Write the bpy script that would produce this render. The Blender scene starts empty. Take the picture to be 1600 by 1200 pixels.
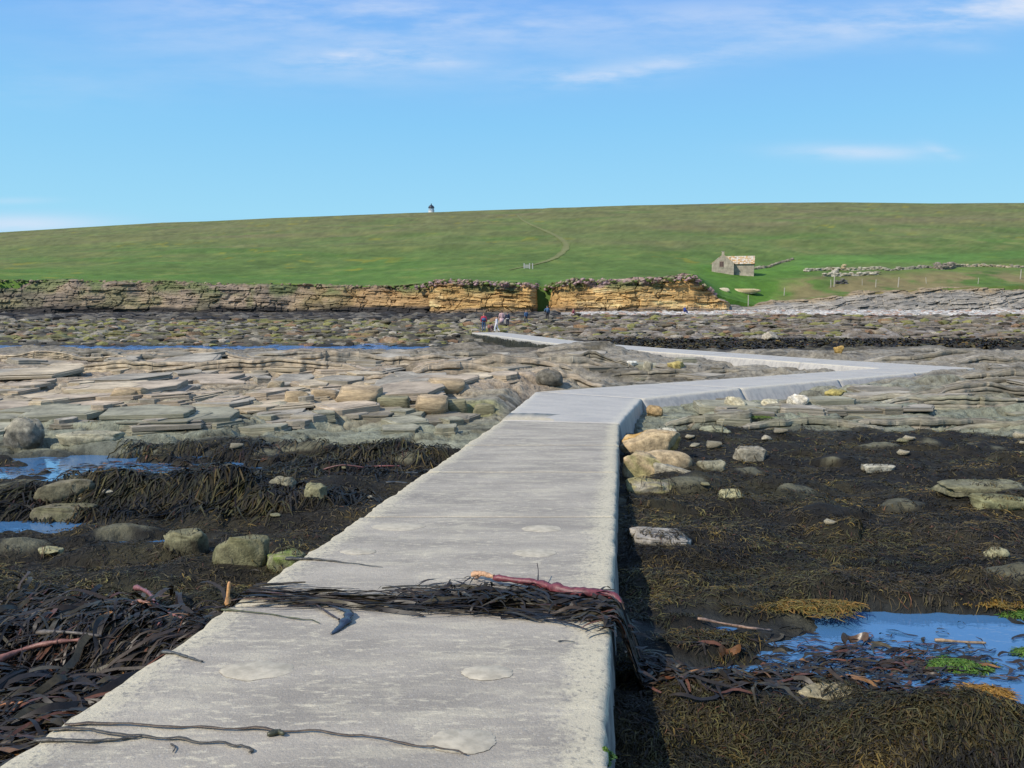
import bpy, bmesh, math, random
import numpy as np
from mathutils import Vector, Matrix
random.seed(7); rng = np.random.default_rng(7)
R = math.radians
scene = bpy.context.scene
COL = scene.collection

# ------------------------------------------------------------------ camera
F_PX, PITCH = 1333.0, R(5.36)          # focal length in photo pixels (1600 wide), pitch down
cam = bpy.data.objects.new('camera', bpy.data.cameras.new('camera')); COL.objects.link(cam)
cam.data.sensor_width = 36.0; cam.data.lens = 30.0
cam.data.clip_start = 0.05; cam.data.clip_end = 20000
cam.location = (0, 0, 0); cam.rotation_euler = (R(90) - PITCH, 0, 0)
scene.camera = cam

# ------------------------------------------------------------------ exposure, sun, sky
scene.view_settings.view_transform = 'Standard'; scene.view_settings.look = 'None'
scene.view_settings.exposure = 0.0; scene.view_settings.gamma = 1.0
scene.view_settings.use_curve_mapping = False
SUN_EL, SUN_AZ = R(42), R(-128)         # azimuth clockwise from +Y (view direction): behind, left
sun_dir = Vector((math.sin(SUN_AZ) * math.cos(SUN_EL), math.cos(SUN_AZ) * math.cos(SUN_EL), math.sin(SUN_EL)))
sun = bpy.data.objects.new('sun', bpy.data.lights.new('sun', 'SUN')); COL.objects.link(sun)
sun.data.energy = 4.9; sun.data.angle = R(0.53); sun.data.color = (1.0, 0.915, 0.79)
sun.rotation_euler = (-sun_dir).to_track_quat('-Z', 'Y').to_euler()

class NT:
    """tiny node helper"""
    def __init__(s, tree): s.t = tree; tree.nodes.clear()
    def n(s, typ, props=None, **ins):
        nd = s.t.nodes.new(typ)
        for k, v in (props or {}).items(): setattr(nd, k, v)
        for k, v in ins.items():
            key = int(k[1:]) if k[0] == 'i' and k[1:].isdigit() else k.replace('_', ' ')
            sk = nd.inputs[key]
            if isinstance(v, bpy.types.NodeSocket): s.t.links.new(v, sk)
            else: sk.default_value = v
        return nd
    def m(s, op, a, b=None, clamp=False):
        d = dict(i0=a)
        if b is not None: d['i1'] = b
        return s.n('ShaderNodeMath', dict(operation=op, use_clamp=clamp), **d).outputs[0]
    def mix(s, fac, a, b, mode='MIX'):
        nd = s.n('ShaderNodeMix', dict(data_type='RGBA', blend_type=mode))
        for k, v in ((0, fac), (6, a), (7, b)):
            if isinstance(v, bpy.types.NodeSocket): s.t.links.new(v, nd.inputs[k])
            else: nd.inputs[k].default_value = v if k == 0 else (*v[:3], 1)
        return nd.outputs[2]
    def ramp(s, x, lo, hi, a=0.0, b=1.0, smooth=True):
        nd = s.n('ShaderNodeMapRange', dict(interpolation_type='SMOOTHSTEP' if smooth else 'LINEAR'), i0=x)
        for i, v in ((1, lo), (2, hi), (3, a), (4, b)): nd.inputs[i].default_value = v
        return nd.outputs[0]
    def noise(s, vec, scale, detail=4.0, rough=0.55, out='Fac'):
        return s.n('ShaderNodeTexNoise', Vector=vec, Scale=scale, Detail=detail, Roughness=rough).outputs[out]
    def map(s, vec, scale=(1, 1, 1), loc=(0, 0, 0), rot=(0, 0, 0)):
        return s.n('ShaderNodeMapping', Vector=vec, Scale=scale, Location=loc, Rotation=rot).outputs[0]

world = bpy.data.worlds.new("World"); scene.world = world; world.use_nodes = True
w = NT(world.node_tree)
sky = w.n('ShaderNodeTexSky', dict(sky_type='NISHITA', sun_disc=False, sun_elevation=SUN_EL, sun_rotation=SUN_AZ,
          altitude=0.0, air_density=1.0, dust_density=0.25, ozone_density=2.5))
dirv = w.n('ShaderNodeTexCoord').outputs['Generated']
sep = w.n('ShaderNodeSeparateXYZ', Vector=dirv)
SX, SY, SZ = sep.outputs
# sky colour: keep the sky model's brightness, push it to the photograph's clear azure
tint = w.n('ShaderNodeValToRGB', Fac=w.ramp(SZ, 0.0, 0.5, smooth=False))
cr = tint.color_ramp
cr.elements[0].position = 0.0; cr.elements[0].color = (0.36, 0.70, 0.93, 1)
cr.elements[1].position = 1.0; cr.elements[1].color = (0.10, 0.30, 0.78, 1)
for p, c in ((0.20, (0.345, 0.715, 0.95)), (0.40, (0.257, 0.615, 0.955)), (0.64, (0.20, 0.465, 0.945))):
    e = cr.elements.new(p); e.color = (*c, 1)
SKY_K = 0.10
lum = w.n('ShaderNodeRGBToBW', Color=sky.outputs[0]).outputs[0]
tint_s = w.mix(1.0, tint.outputs[0], (1 / SKY_K,) * 3, 'MULTIPLY')
skyc = w.mix(0.94, sky.outputs[0], tint_s)
# thin cirrus: noise on direction (tangent plane u = x/y, v = z/y, valid round the forward half, faded elsewhere)
yc = w.m('MAXIMUM', SY, 0.15)
u = w.m('DIVIDE', SX, yc); v = w.m('DIVIDE', SZ, yc)
uv = w.n('ShaderNodeCombineXYZ', X=u, Y=v).outputs[0]
wisp = w.noise(w.map(uv, scale=(2.2, 10.0, 1), rot=(0, 0, R(6))), 2.3, 7.0, 0.62)
fine = w.noise(w.map(uv, scale=(5, 26, 1), rot=(0, 0, R(-5))), 2.0, 6.0, 0.6)
def cloud(px, py, rx, ry, rot, gain, lo, hi):
    a, b = (px - 800) / F_PX, math.tan(math.atan((600 - py) / F_PX) - PITCH)
    du = w.m('SUBTRACT', u, a); dv = w.m('SUBTRACT', v, b)
    c, s_ = math.cos(rot), math.sin(rot)
    p = w.m('DIVIDE', w.m('ADD', w.m('MULTIPLY', du, c), w.m('MULTIPLY', dv, s_)), rx / F_PX)
    q = w.m('DIVIDE', w.m('SUBTRACT', w.m('MULTIPLY', dv, c), w.m('MULTIPLY', du, s_)), ry / F_PX)
    r2 = w.m('ADD', w.m('MULTIPLY', p, p), w.m('MULTIPLY', q, q))
    fall = w.m('POWER', 2.718, w.m('MULTIPLY', r2, -1.0))
    nz = w.ramp(w.m('ADD', w.m('MULTIPLY', wisp, 0.55), w.m('MULTIPLY', fine, 0.45)), lo, hi)
    return w.m('MULTIPLY', w.m('MULTIPLY', fall, nz), gain)
masks = [cloud(*a) for a in (
    (560, 20, 360, 34, R(-3), 0.75, .36, .66), (720, 50, 420, 60, R(0), 0.32, .30, .7),
    (575, 88, 95, 15, R(4), 1.0, .34, .6), (690, 98, 50, 8, R(-2), .5, .35, .6), (590, 110, 230, 26, R(0), .35, .3, .65),
    (1000, 108, 150, 14, R(9), .8, .34, .62), (900, 122, 90, 12, R(-3), .55, .34, .6),
    (1430, 26, 280, 28, R(7), 1.0, .30, .62), (1120, 22, 160, 22, R(3), .5, .33, .62), (1550, 8, 150, 26, R(9), .7, .3, .6),
    (1330, 238, 105, 11, R(-1), .95, .30, .58), (1456, 236, 26, 7, R(-20), .6, .3, .6),
    (40, 350, 130, 14, R(0), 1.1, .2, .5), (30, 314, 60, 5, R(1), .35, .2, .5), (120, 130, 260, 40, R(0), .22, .3, .7),
    (1480, 74, 50, 10, R(-3), .3, .3, .6), (300, 62, 200, 22, R(-2), .28, .3, .65))]
tot = masks[0]
for k in masks[1:]: tot = w.m('ADD', tot, k)
# unseen cloud added above the view, thick enough to whiten the fill light
gen = w.m('MULTIPLY', w.ramp(w.noise(w.map(dirv, scale=(1.5, 1.5, 4)), 2.0, 6.0, .6), .28, .68), .85)
tot = w.m('ADD', tot, w.m('MULTIPLY', gen, w.ramp(SZ, .3, .5)))
tot = w.m('MULTIPLY', tot, 0.62, clamp=True)
skyc = w.mix(tot, skyc, (0.72 / SKY_K, 0.80 / SKY_K, 0.95 / SKY_K))
bg = w.n('ShaderNodeBackground', Color=skyc, Strength=SKY_K)
w.n('ShaderNodeOutputWorld', Surface=bg.outputs[0])

# ------------------------------------------------------------------ picture geometry -> place
def ray(px, py):
    a, b = (px - 800) / F_PX, (600 - py) / F_PX
    c, s_ = math.cos(PITCH), math.sin(PITCH)
    return np.array((a, c + b * s_, -s_ + b * c))
def at_z(px, py, z):
    d = ray(px, py); return d * (z / d[2])
def at_y(px, py, y):
    d = ray(px, py); return d * (y / d[1])
def elev(py): return math.tan(math.atan((600 - py) / F_PX) - PITCH)      # z / forward distance

# ------------------------------------------------------------------ noise
def _hash(ix, iy, seed):
    h = (ix.astype(np.int64) * 374761393 + iy.astype(np.int64) * 668265263 + seed * 1442695041) & 0xFFFFFFFF
    h = ((h ^ (h >> 13)) * 1274126177) & 0xFFFFFFFF
    h = ((h ^ (h >> 16)) * 2246822519) & 0xFFFFFFFF
    return ((h ^ (h >> 15)) & 0xFFFFFF) / float(0xFFFFFF)
def vn(x, y, seed=0):
    """value noise, -1..1"""
    x = np.asarray(x, float); y = np.asarray(y, float)
    ix, iy = np.floor(x), np.floor(y); fx, fy = x - ix, y - iy
    fx = fx * fx * fx * (fx * (fx * 6 - 15) + 10); fy = fy * fy * fy * (fy * (fy * 6 - 15) + 10)
    a = _hash(ix, iy, seed); b = _hash(ix + 1, iy, seed); c = _hash(ix, iy + 1, seed); d = _hash(ix + 1, iy + 1, seed)
    return ((a + (b - a) * fx) * (1 - fy) + (c + (d - c) * fx) * fy) * 2 - 1
def fbm(x, y, seed=0, oct=4, gain=0.5):
    s_, a, t = 0.0, 1.0, 0.0
    for k in range(oct):
        s_ = s_ + a * vn(x, y, seed + 17 * k); t += a; a *= gain
        x, y = x * 2.03 + 3.1, y * 2.03 + 1.7
    return s_ / t * 1.5
def vor(x, y, seed=0):
    """returns F1, F2-F1, cell random"""
    ix, iy = np.floor(x), np.floor(y)
    f1 = np.full(np.shape(x), 9.0); f2 = f1.copy(); rid = np.zeros(np.shape(x))
    for dx in (-1, 0, 1):
        for dy in (-1, 0, 1):
            cx, cy = ix + dx, iy + dy
            px = cx + _hash(cx, cy, seed + 1); py = cy + _hash(cx, cy, seed + 2)
            d = np.hypot(px - x, py - y)
            near = d < f1
            f2 = np.where(near, f1, np.minimum(f2, d))
            rid = np.where(near, _hash(cx, cy, seed + 3), rid)
            f1 = np.where(near, d, f1)
    return f1, f2 - f1, rid
def ss(a, b, x):
    t = np.clip((np.asarray(x, float) - a) / (b - a), 0, 1); return t * t * (3 - 2 * t)
def lerp(a, b, t): return a + (b - a) * t
def terrace(v, sharp=0.82):
    k = np.floor(v); f = v - k
    return k + np.where(f < sharp, f * 0.18 / sharp, 0.18 + (f - sharp) / (1 - sharp) * 0.82)

# ------------------------------------------------------------------ mesh and object helpers
def link(o, parent=None):
    COL.objects.link(o)
    if parent is not None: o.parent = parent
    return o
def props(o, label=None, cat=None, group=None, kind=None):
    for k, v_ in (('label', label), ('category', cat), ('group', group), ('kind', kind)):
        if v_: o[k] = v_
    return o
def np_mesh(name, V, faces, smooth=True, col=None, uv=None):
    """faces: list of int arrays (N x k)"""
    me = bpy.data.meshes.new(name)
    V = np.asarray(V, np.float32); me.vertices.add(len(V)); me.vertices.foreach_set('co', V.ravel())
    loops = np.concatenate([f.ravel() for f in faces]).astype(np.int32)
    sizes = np.concatenate([np.full(len(f), f.shape[1]) for f in faces]).astype(np.int32)
    me.loops.add(len(loops)); me.loops.foreach_set('vertex_index', loops)
    me.polygons.add(len(sizes))
    me.polygons.foreach_set('loop_start', np.concatenate(([0], np.cumsum(sizes)[:-1])).astype(np.int32))
    me.polygons.foreach_set('use_smooth', np.full(len(sizes), bool(smooth)))
    me.update(calc_edges=True)
    if col is not None:
        c = np.ones((len(V), 4), np.float32); c[:, :3] = col
        me.attributes.new('col', 'FLOAT_COLOR', 'POINT').data.foreach_set('color', c.ravel())
    if uv is not None:
        ul = me.uv_layers.new(name='UVMap'); ul.data.foreach_set('uv', np.asarray(uv, np.float32)[loops].ravel())
    return me
def np_obj(name, V, faces, mat, parent=None, **k):
    me = np_mesh(name, V, faces, **k); me.materials.append(mat)
    return link(bpy.data.objects.new(name, me), parent)
def grid_faces(nr, nc):
    i = np.arange(nr * nc).reshape(nr, nc)
    return np.stack([i[:-1, :-1], i[:-1, 1:], i[1:, 1:], i[1:, :-1]], -1).reshape(-1, 4)
def bm_obj(name, bm, mat, parent=None, smooth=False):
    me = bpy.data.meshes.new(name); bm.normal_update(); bm.to_mesh(me); bm.free()
    if smooth: me.polygons.foreach_set('use_smooth', [True] * len(me.polygons))
    if mat: me.materials.append(mat)
    return link(bpy.data.objects.new(name, me), parent)
def add_box(bm, c, s_, rz=0, taper=1.0):
    m = Matrix.Translation(c) @ Matrix.Rotation(rz, 4, 'Z') @ Matrix.Diagonal((*s_, 1))
    g = bmesh.ops.create_cube(bm, size=1, matrix=m)['verts']
    if taper != 1.0:
        for v_ in g:
            if v_.co.z > c[2]: v_.co.x = c[0] + (v_.co.x - c[0]) * taper; v_.co.y = c[1] + (v_.co.y - c[1]) * taper
    return g
def add_tube(bm, pts, rad, seg=7, caps=True):
    pts = [Vector(p) for p in pts]
    rads = rad if isinstance(rad, (list, tuple)) else [rad] * len(pts)
    rings, up = [], Vector((0, 0, 1))
    for i, p in enumerate(pts):
        t = (pts[min(i + 1, len(pts) - 1)] - pts[max(i - 1, 0)]).normalized()
        a = t.cross(up if abs(t.dot(up)) < .95 else Vector((1, 0, 0))).normalized(); b = t.cross(a)
        rings.append([bm.verts.new(p + (a * math.cos(2 * math.pi * k / seg) + b * math.sin(2 * math.pi * k / seg)) * rads[i]) for k in range(seg)])
    for A, B in zip(rings, rings[1:]):
        for k in range(seg): bm.faces.new((A[k], A[(k + 1) % seg], B[(k + 1) % seg], B[k]))
    if caps: bm.faces.new(rings[0][::-1]); bm.faces.new(rings[-1])
def empty(name, loc, rz=0):
    o = bpy.data.objects.new(name, None); o.empty_display_size = .1; o.location = loc; o.rotation_euler = (0, 0, rz)
    return link(o)

# ------------------------------------------------------------------ materials
def new_mat(name):
    m = bpy.data.materials.new(name); m.use_nodes = True
    return m, NT(m.node_tree)
def finish(t, color, rough, bump=None, bstr=0.3, bdist=0.02, spec=0.5, **kw):
    p = t.n('ShaderNodeBsdfPrincipled')
    for k, v_ in (('Base Color', color), ('Roughness', rough), ('Specular IOR Level', spec), *kw.items()):
        k = k.replace('_', ' ')
        if isinstance(v_, bpy.types.NodeSocket): t.t.links.new(v_, p.inputs[k])
        else: p.inputs[k].default_value = (*v_, 1) if isinstance(v_, tuple) and len(v_) == 3 else v_
    if bump is not None:
        b = t.n('ShaderNodeBump', Strength=bstr, Distance=bdist, Height=bump)
        t.t.links.new(b.outputs[0], p.inputs['Normal'])
    t.n('ShaderNodeOutputMaterial', Surface=p.outputs[0])
def obj_vec(t): return t.n('ShaderNodeTexCoord').outputs['Object']
def attr_mat(name, rough=0.8, scale=6.0, var=0.35, bstr=0.4, bdist=0.03, bscale=None, spec=0.4, stretch=(1, 1, 1), rvar=0.0, streak=0.0):
    """albedo from the mesh's own colour attribute, broken up by procedural grain and relief"""
    m, t = new_mat(name)
    c = t.n('ShaderNodeAttribute', dict(attribute_name='col')).outputs['Color']
    P = t.map(obj_vec(t), scale=stretch)
    n1 = t.noise(P, scale, 6.0, 0.62); n2 = t.noise(P, scale * 5.3, 5.0, 0.6)
    f = t.m('ADD', t.ramp(n1, .3, .7, 1 - var, 1 + var), t.ramp(n2, .3, .7, -var * .45, var * .45))
    c2 = t.n('ShaderNodeVectorMath', dict(operation='SCALE'), i0=c); t.t.links.new(f, c2.inputs['Scale'])
    h = t.m('ADD', t.noise(P, bscale or scale * 1.6, 8.0, .65), t.m('MULTIPLY', n2, .4))
    finish(t, c2.outputs[0], t.ramp(n1, .3, .7, rough - rvar, rough + rvar) if rvar else rough, h, bstr, bdist, spec)
    return m
def flat_mat(name, color, rough=0.7, var=0.18, scale=20.0, bstr=0.15, spec=0.4, **kw):
    m, t = new_mat(name)
    P = obj_vec(t); n1 = t.noise(P, scale, 5.0, .6)
    c = t.mix(t.ramp(n1, .3, .7), tuple(x * (1 - var) for x in color), tuple(min(1, x * (1 + var)) for x in color))
    finish(t, c, rough, n1, bstr, .01, spec, **kw)
    return m

M_rockbed = attr_mat('foreshore rock and weed', 0.8, 5.0, .34, .9, .06, 11.0, .2)
M_rock = attr_mat('loose rock', 0.85, 11.0, .36, .7, .03, 14.0, .25)
M_cliff = attr_mat('cliff strata', 0.88, .9, .26, .6, .30, 1.4, .2, stretch=(.5, 1, 2.6))
M_hill = attr_mat('pasture grass', 0.9, .06, .12, .5, .5, .8, .1, stretch=(1, .6, 1))
M_weed = attr_mat('wrack fronds', 0.58, 40.0, .25, .1, .01, None, .22)
M_kelp = attr_mat('wet kelp blades', 0.45, 25.0, .3, .12, .006, None, .30)
M_stone = attr_mat('masonry stone', 0.88, 3.0, .25, .4, .05, None, .2)

# ------------------------------------------------------------------ causeway plan
def on_deck(px, py, z0=-1.65, s_=0.039):       # first, gently falling run of the causeway
    d = ray(px, py); k = z0 / (d[2] + s_ * d[1]); return d * k
Rn, Rf = on_deck(950, 1190), on_deck(968, 662)
Ln, Lf = on_deck(40, 1165), on_deck(783, 657)
def edge(A, B, y):
    t = (y - A[1]) / (B[1] - A[1]); p = A + (B - A) * t; return p
SECT = []                                      # (left point, right point)
for y in (-5.3, -2.7, -0.1, 2.5, 5.1, 7.7, 10.3, 12.9):
    SECT.append((edge(Ln, Lf, y), edge(Rn, Rf, y)))
SECT.append((Lf, Rf)); N_FIRST = len(SECT) - 1
ZD = -2.3
SECT.append((at_z(838, 612, ZD), at_z(1003, 623, ZD)))
P3 = lambda x, y, z=ZD: np.array((x, y, z))
SECT += [(P3(4.2, 24.7), P3(6.3, 23.3)), (P3(7.6, 26.95), P3(10, 25.95)), (P3(11.2, 29.3), P3(13.5, 28.45)),
         (P3(13.2, 30.6), P3(16.7, 30.7)), (P3(11.4, 33.7), P3(13.3, 35.3)), (P3(8.64, 38.4), P3(10.5, 40.2)),
         (P3(6.1, 42.7), P3(8.2, 44.2)), (P3(3.6, 46.9), P3(6.0, 48.4)), (P3(1.7, 52.6), P3(4.0, 53.5)),
         (P3(0.0, 58.5), P3(2.3, 59.3)), (P3(-1.7, 64.3), P3(.6, 65.1)), (P3(-3.3, 70, -2.33), P3(-1.0, 70.8, -2.33))]
MID = [(a + b) / 2 for a, b in SECT]; HWID = [np.linalg.norm((a - b)[:2]) / 2 for a, b in SECT]
def deck_dist(x, y):
    """distance to the causeway footprint (negative inside) and deck height there"""
    best = np.full(np.shape(x), 99.0); zz = np.full(np.shape(x), -2.0)
    for k in range(len(MID) - 1):
        A, B = MID[k], MID[k + 1]; d = (B - A)[:2]; L2 = d @ d
        t = np.clip(((x - A[0]) * d[0] + (y - A[1]) * d[1]) / L2, 0, 1)
        dd = np.hypot(x - A[0] - d[0] * t, y - A[1] - d[1] * t) - lerp(HWID[k], HWID[k + 1], t)
        n = dd < best; best = np.where(n, dd, best); zz = np.where(n, A[2] + (B[2] - A[2]) * t, zz)
    return best, zz

# ------------------------------------------------------------------ shoreline of the far island
# photo columns: cliff-foot row, cliff-top row, crest row, distance of the cliff foot
PXC = np.array([-700, 0, 130, 260, 330, 430, 560, 640, 700, 780, 838, 847, 858, 900, 980, 1085, 1125, 1180, 1300, 1450, 1600, 2300], float)
FOOT = np.array([490, 489, 489, 488, 488, 487, 486, 485, 485, 485, 484, 480, 482, 484, 485, 484, 482, 488, 490, 490, 489, 488], float)
TOP = np.array([436, 438, 439, 440, 444, 443, 447, 448, 436, 441, 443, 449, 444, 436, 438, 430, 464, 478, 462, 452, 446, 440], float)
DIST = np.array([158, 156, 155, 154, 153, 152, 150, 148, 145, 143, 142, 147, 142, 140, 139, 139, 142, 143, 146, 150, 154, 165], float)
CREST = np.array([405, 363, 355, 347, 345, 340, 335, 332, 330, 327, 325, 325, 324, 323, 320, 318, 317, 316, 315, 317, 316, 325], float)
HX, HY = [], []
for p, f, d in zip(PXC, FOOT, DIST):
    HX.append((p - 800) / F_PX * d * 1.0); HY.append(d)
HX = np.array(HX)
SETB = np.array([3.4] * 8 + [2.0] * 8 + [3.0, 7.0, 7.0, 7.0, 7.0, 7.0])               # how far the cliff top stands back from its foot
HT = HX / DIST                                                            # tangent of each column
def smooth_tab(tab, w_):
    t = np.linspace(HT[0], HT[-1], 1200); v_ = np.interp(t, HT, tab); k = np.ones(w_) / w_
    return t, np.convolve(np.pad(v_, w_ // 2, 'edge'), k, 'valid')[:1200]
DTOP_T, DTOP_V = smooth_tab(DIST + SETB, 25)
def shore(x):
    """per world x: cliff-foot distance, foot z, top z"""
    d = np.interp(x, HX, DIST); px = 800 + F_PX * x / d
    f = np.interp(x, HX, FOOT); t = np.interp(x, HX, TOP)
    zf = np.array([elev(v_) for v_ in np.atleast_1d(f)]) * d
    zt = np.array([elev(v_) for v_ in np.atleast_1d(t)]) * np.interp(x / d, DTOP_T, DTOP_V)
    return d, zf, zt
FD = np.array([0, 25, 50, 110, 200, 290, 370, 600.]); FR = np.array([0, .13, .27, .53, .79, .93, 1.0, 1.0])
_crest_el = lambda px: np.interp(px, PXC, np.array([elev(c) for c in CREST]))
def hill(x, y):
    x = np.asarray(x, float); y = np.asarray(y, float)
    px = 800 + F_PX * x / np.maximum(y, 1)
    d0 = np.interp((px - 800) / F_PX, DTOP_T, DTOP_V)
    te = np.interp(px, PXC, np.array([elev(c) for c in TOP]))
    # smooth the top row with distance so the cliff outline does not run up the hill
    tsm = np.interp(px, [-700, 0, 560, 800, 1000, 1150, 1300, 1600, 2300], [elev(c) for c in (437, 440, 446, 444, 441, 452, 446, 436, 434)])
    te = lerp(te, tsm, ss(3, 22, y - d0))
    ce = _crest_el(px)
    fr = np.interp(y - d0, FD, FR)
    z = (te + (ce - te) * fr) * np.minimum(y, d0 + 372)
    z = z - .0009 * np.maximum(0, y - d0 - 365) ** 2 - .05 * np.maximum(0, y - d0 - 365)
    b = ss(2, 25, y - d0) * (1 - ss(330, 370, y - d0))
    return z + b * (.45 * fbm(x / 22, y / 30, 5, 4) + .10 * fbm(x / 3, y / 4, 6, 3))

# ------------------------------------------------------------------ foreshore heights
LD = [-12, 3, 5, 7, 9, 11, 13, 14.5, 16, 18, 22, 27, 34, 42, 48, 52, 56, 59.5, 62.5, 68, 76, 90, 105, 130, 150, 175]
LZ = [-2.0, -2.17, -2.2, -2.3, -2.42, -2.5, -2.62, -2.56, -2.45, -2.36, -2.2, -2.22, -2.3, -2.45, -2.6, -2.85, -3.12, -3.14, -2.97, -2.75, -2.5, -2.25, -2.06, -1.8, -1.6, -1.2]
RD = [-12, 3, 5, 7, 10, 13, 15.5, 18, 21, 24, 28, 33, 38, 42, 48, 56, 64, 80, 100, 116, 124, 130, 140, 152, 175]
RZ = [-2.0, -2.2, -2.25, -2.28, -2.38, -2.5, -2.6, -2.62, -2.55, -2.42, -2.34, -2.3, -2.12, -2.2, -2.6, -2.75, -2.6, -2.22, -1.9, -1.72, -1.6, -1.45, -1.25, -1.0, -.5]
POOLS = [('pool_a', -6.6, 13.6, 2.5, .92, -2.62, .75), ('pool_b', -5.9, 9.25, 1.35, .34, -2.47, .3), ('pool_c', -3.62, 8.45, .62, .2, -2.44, .3),
         ('pool_d', 3.45, 5.40, 2.0, .88, -2.33, .62)]
def pool_rho(x, y, p):
    return np.hypot((x - p[1]) / p[3], (y - p[2]) / p[4])
MOUNDS = [(-4.3, 10.5, 1.7, .45, .34), (-6.6, 11.0, .5, .4, .22), (1.95, 4.15, .55, .42, .17), (2.4, 4.0, .9, .3, .10),
          (3.6, 39.5, 2.0, 1.6, .50), (1.0, 33, 2.5, 1.5, .12), (9.3, 34.5, 2.0, 2.6, -.55), (7.3, 40.5, 1.6, 2.4, -.30), (-16, 34, 5, 2, .3), (-8, 38, 4, 2, .3), (-22, 43, 6, 2, .35),
          (22, 36, 6, 2.2, .35), (17.5, 26, 4, 2, .25), (-3, 47, 4.5, 1.8, .45), (-30, 46, 6, 2, .12), (13, 21.5, 4, 1.3, .12)]
AXK = np.array([m[1] for m in MID[:N_FIRST + 2]]); AXX = np.array([m[0] for m in MID[:N_FIRST + 2]])
def foreshore(x, y, full=False):
    x = np.asarray(x, float); y = np.asarray(y, float)
    ax = np.interp(y, AXK, AXX); wd = .9 + .12 * np.maximum(0, y - 20)
    sd = ss(-1, 1, (x - ax) / wd)
    yn = y + ss(9, 16, y) * (1.1 * fbm(x / 6, y / 6, 1, 3)) + ss(50, 80, y) * 3 * fbm(x / 18, y / 9, 2, 3)
    zb = lerp(np.interp(yn, LD, LZ), np.interp(yn, RD, RZ), sd)
    nb = .9 * fbm(x / 2.6, y / 1.6, 3, 4)
    rock_l = ss(14.4, 15.8, y + nb) * (1 - ss(52, 54, y)); rock_r = ss(17.2, 18.6, y + nb * 1.2 + .10 * (x - 4)) * (1 - ss(40, 44, y + nb * 2))
    rock = lerp(rock_l, rock_r, sd)
    rub = ss(60, 66, y)
    for cx, cy, rx, ry, h in MOUNDS:
        zb = zb + h * np.exp(-((x - cx) / rx) ** 2 - ((y - cy) / ry) ** 2)
    # bedrock: tilted flagstone beds, stepped where they break, cut by joints
    big = .20 * fbm(x / 6.5, y / 3.4, 11, 4) + .10 * fbm(x / 2.2, y / 1.1, 12, 3)
    dip = .07 * x + .35 * fbm(x / 13, y / 9, 13, 2) + .02 * y
    q = zb + big * np.clip(.5 + y / 45, .5, 1.15)
    zr = terrace((q - dip) / .26, .80) * .26 + dip
    zr = lerp(q, zr, .80)
    zr = terrace((zr - dip * 1.0 + .015 * vn(x * 3, y * 3, 14)) / .075, .7) * .075 * .75 + (zr - dip) * .25 + dip
    wx, wy = x + .5 * fbm(x / 2, y / 2, 15, 2), y + .3 * fbm(x / 2, y / 2, 16, 2)
    f1, e, rid = vor(wx / 1.5, wy / .8, 21)
    zr = zr + (rid - .5) * .13 * ss(0, .25, e) - .12 * (1 - ss(.02, .11, e)) * (rid > .25)
    f1b, e2, rid2 = vor(wx / .5 + 9, wy / .34, 31)
    zr = zr - .035 * (1 - ss(.03, .14, e2)) * (rid2 > .4) + .02 * (rid2 - .5)
    # weed-hung ground
    f5, e5, rid5 = vor(x / .85 + .3 * fbm(x, y, 43, 2), y / .65, 44)
    lump = np.clip(1 - f5 / .62, 0, 1) ** .7 * np.where(rid5 > .35, rid5, 0)
    zw = zb + .085 * fbm(x / 1.5, y / 1.1, 41, 4) + .018 * fbm(x / .22, y / .2, 42, 3) + .17 * lump * ss(2.5, 5, y)
    bare = ss(.42, .60, lump) * (rid5 > .88) * (1 - rock) * (1 - rub) * ss(5, 7, y)
    # rubble and broken reef beyond the channel
    f3, e3, rid3 = vor(x / 1.9, y / 2.6, 51); f4, e4, rid4 = vor(x / .8, y / 1.3, 52)
    zu = zb + .16 * fbm(x / 7, y / 5, 53, 4) + (.30 * rid3 * ss(0, .3, e3) + .16 * rid4 * ss(0, .35, e4) - .14) * (1 - .55 * ss(112, 128, y))
    zu = zu + .07 * vn(x / .7, y / .8, 54)
    beach = ss(121, 127, y + 2 * fbm(x / 9, y / 9, 55, 2)) * sd
    zu = lerp(zu, zb + .05 * fbm(x / 1.5, y / 1.5, 56, 3), beach)
    z = lerp(lerp(zw, zr, rock), zu, rub)
    water = np.zeros_like(z)
    for p in POOLS:
        rr = pool_rho(x, y, p)
        if not np.any(rr < 2): continue
        e_ = rr + p[6] * 1.25 * fbm(x / (.6 * p[4] + .12), y / (.30 * p[4] + .06), int(p[1] * 10) & 63, 5) * ss(.05, .5, rr)
        tgt = p[5] + np.clip(.24 * (e_ - 1), -.12, .10)
        wgt = 1 - ss(1.25, 1.75, rr)
        z = lerp(z, lerp(tgt, np.maximum(tgt, z), ss(.9, 1.5, rr)), wgt)
        water = np.maximum(water, wgt * (1 - ss(.9, 1.3, e_)))
    dd, zc = deck_dist(x, y)
    z = np.where(dd < .5, lerp(np.minimum(z, zc - .22), np.minimum(z, zc + .02), ss(.0, .5, dd)), z)
    zc2 = np.where((dd < .12), np.minimum(z, zc - .3), z)
    z = zc2
    if not full: return z
    return z, dict(sd=sd, rock=rock, rub=rub, beach=beach, e=e, rid=rid, e2=e2, rid2=rid2, rid3=rid3, rid4=rid4, dd=dd, water=water, zb=zb, bare=bare)

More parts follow.
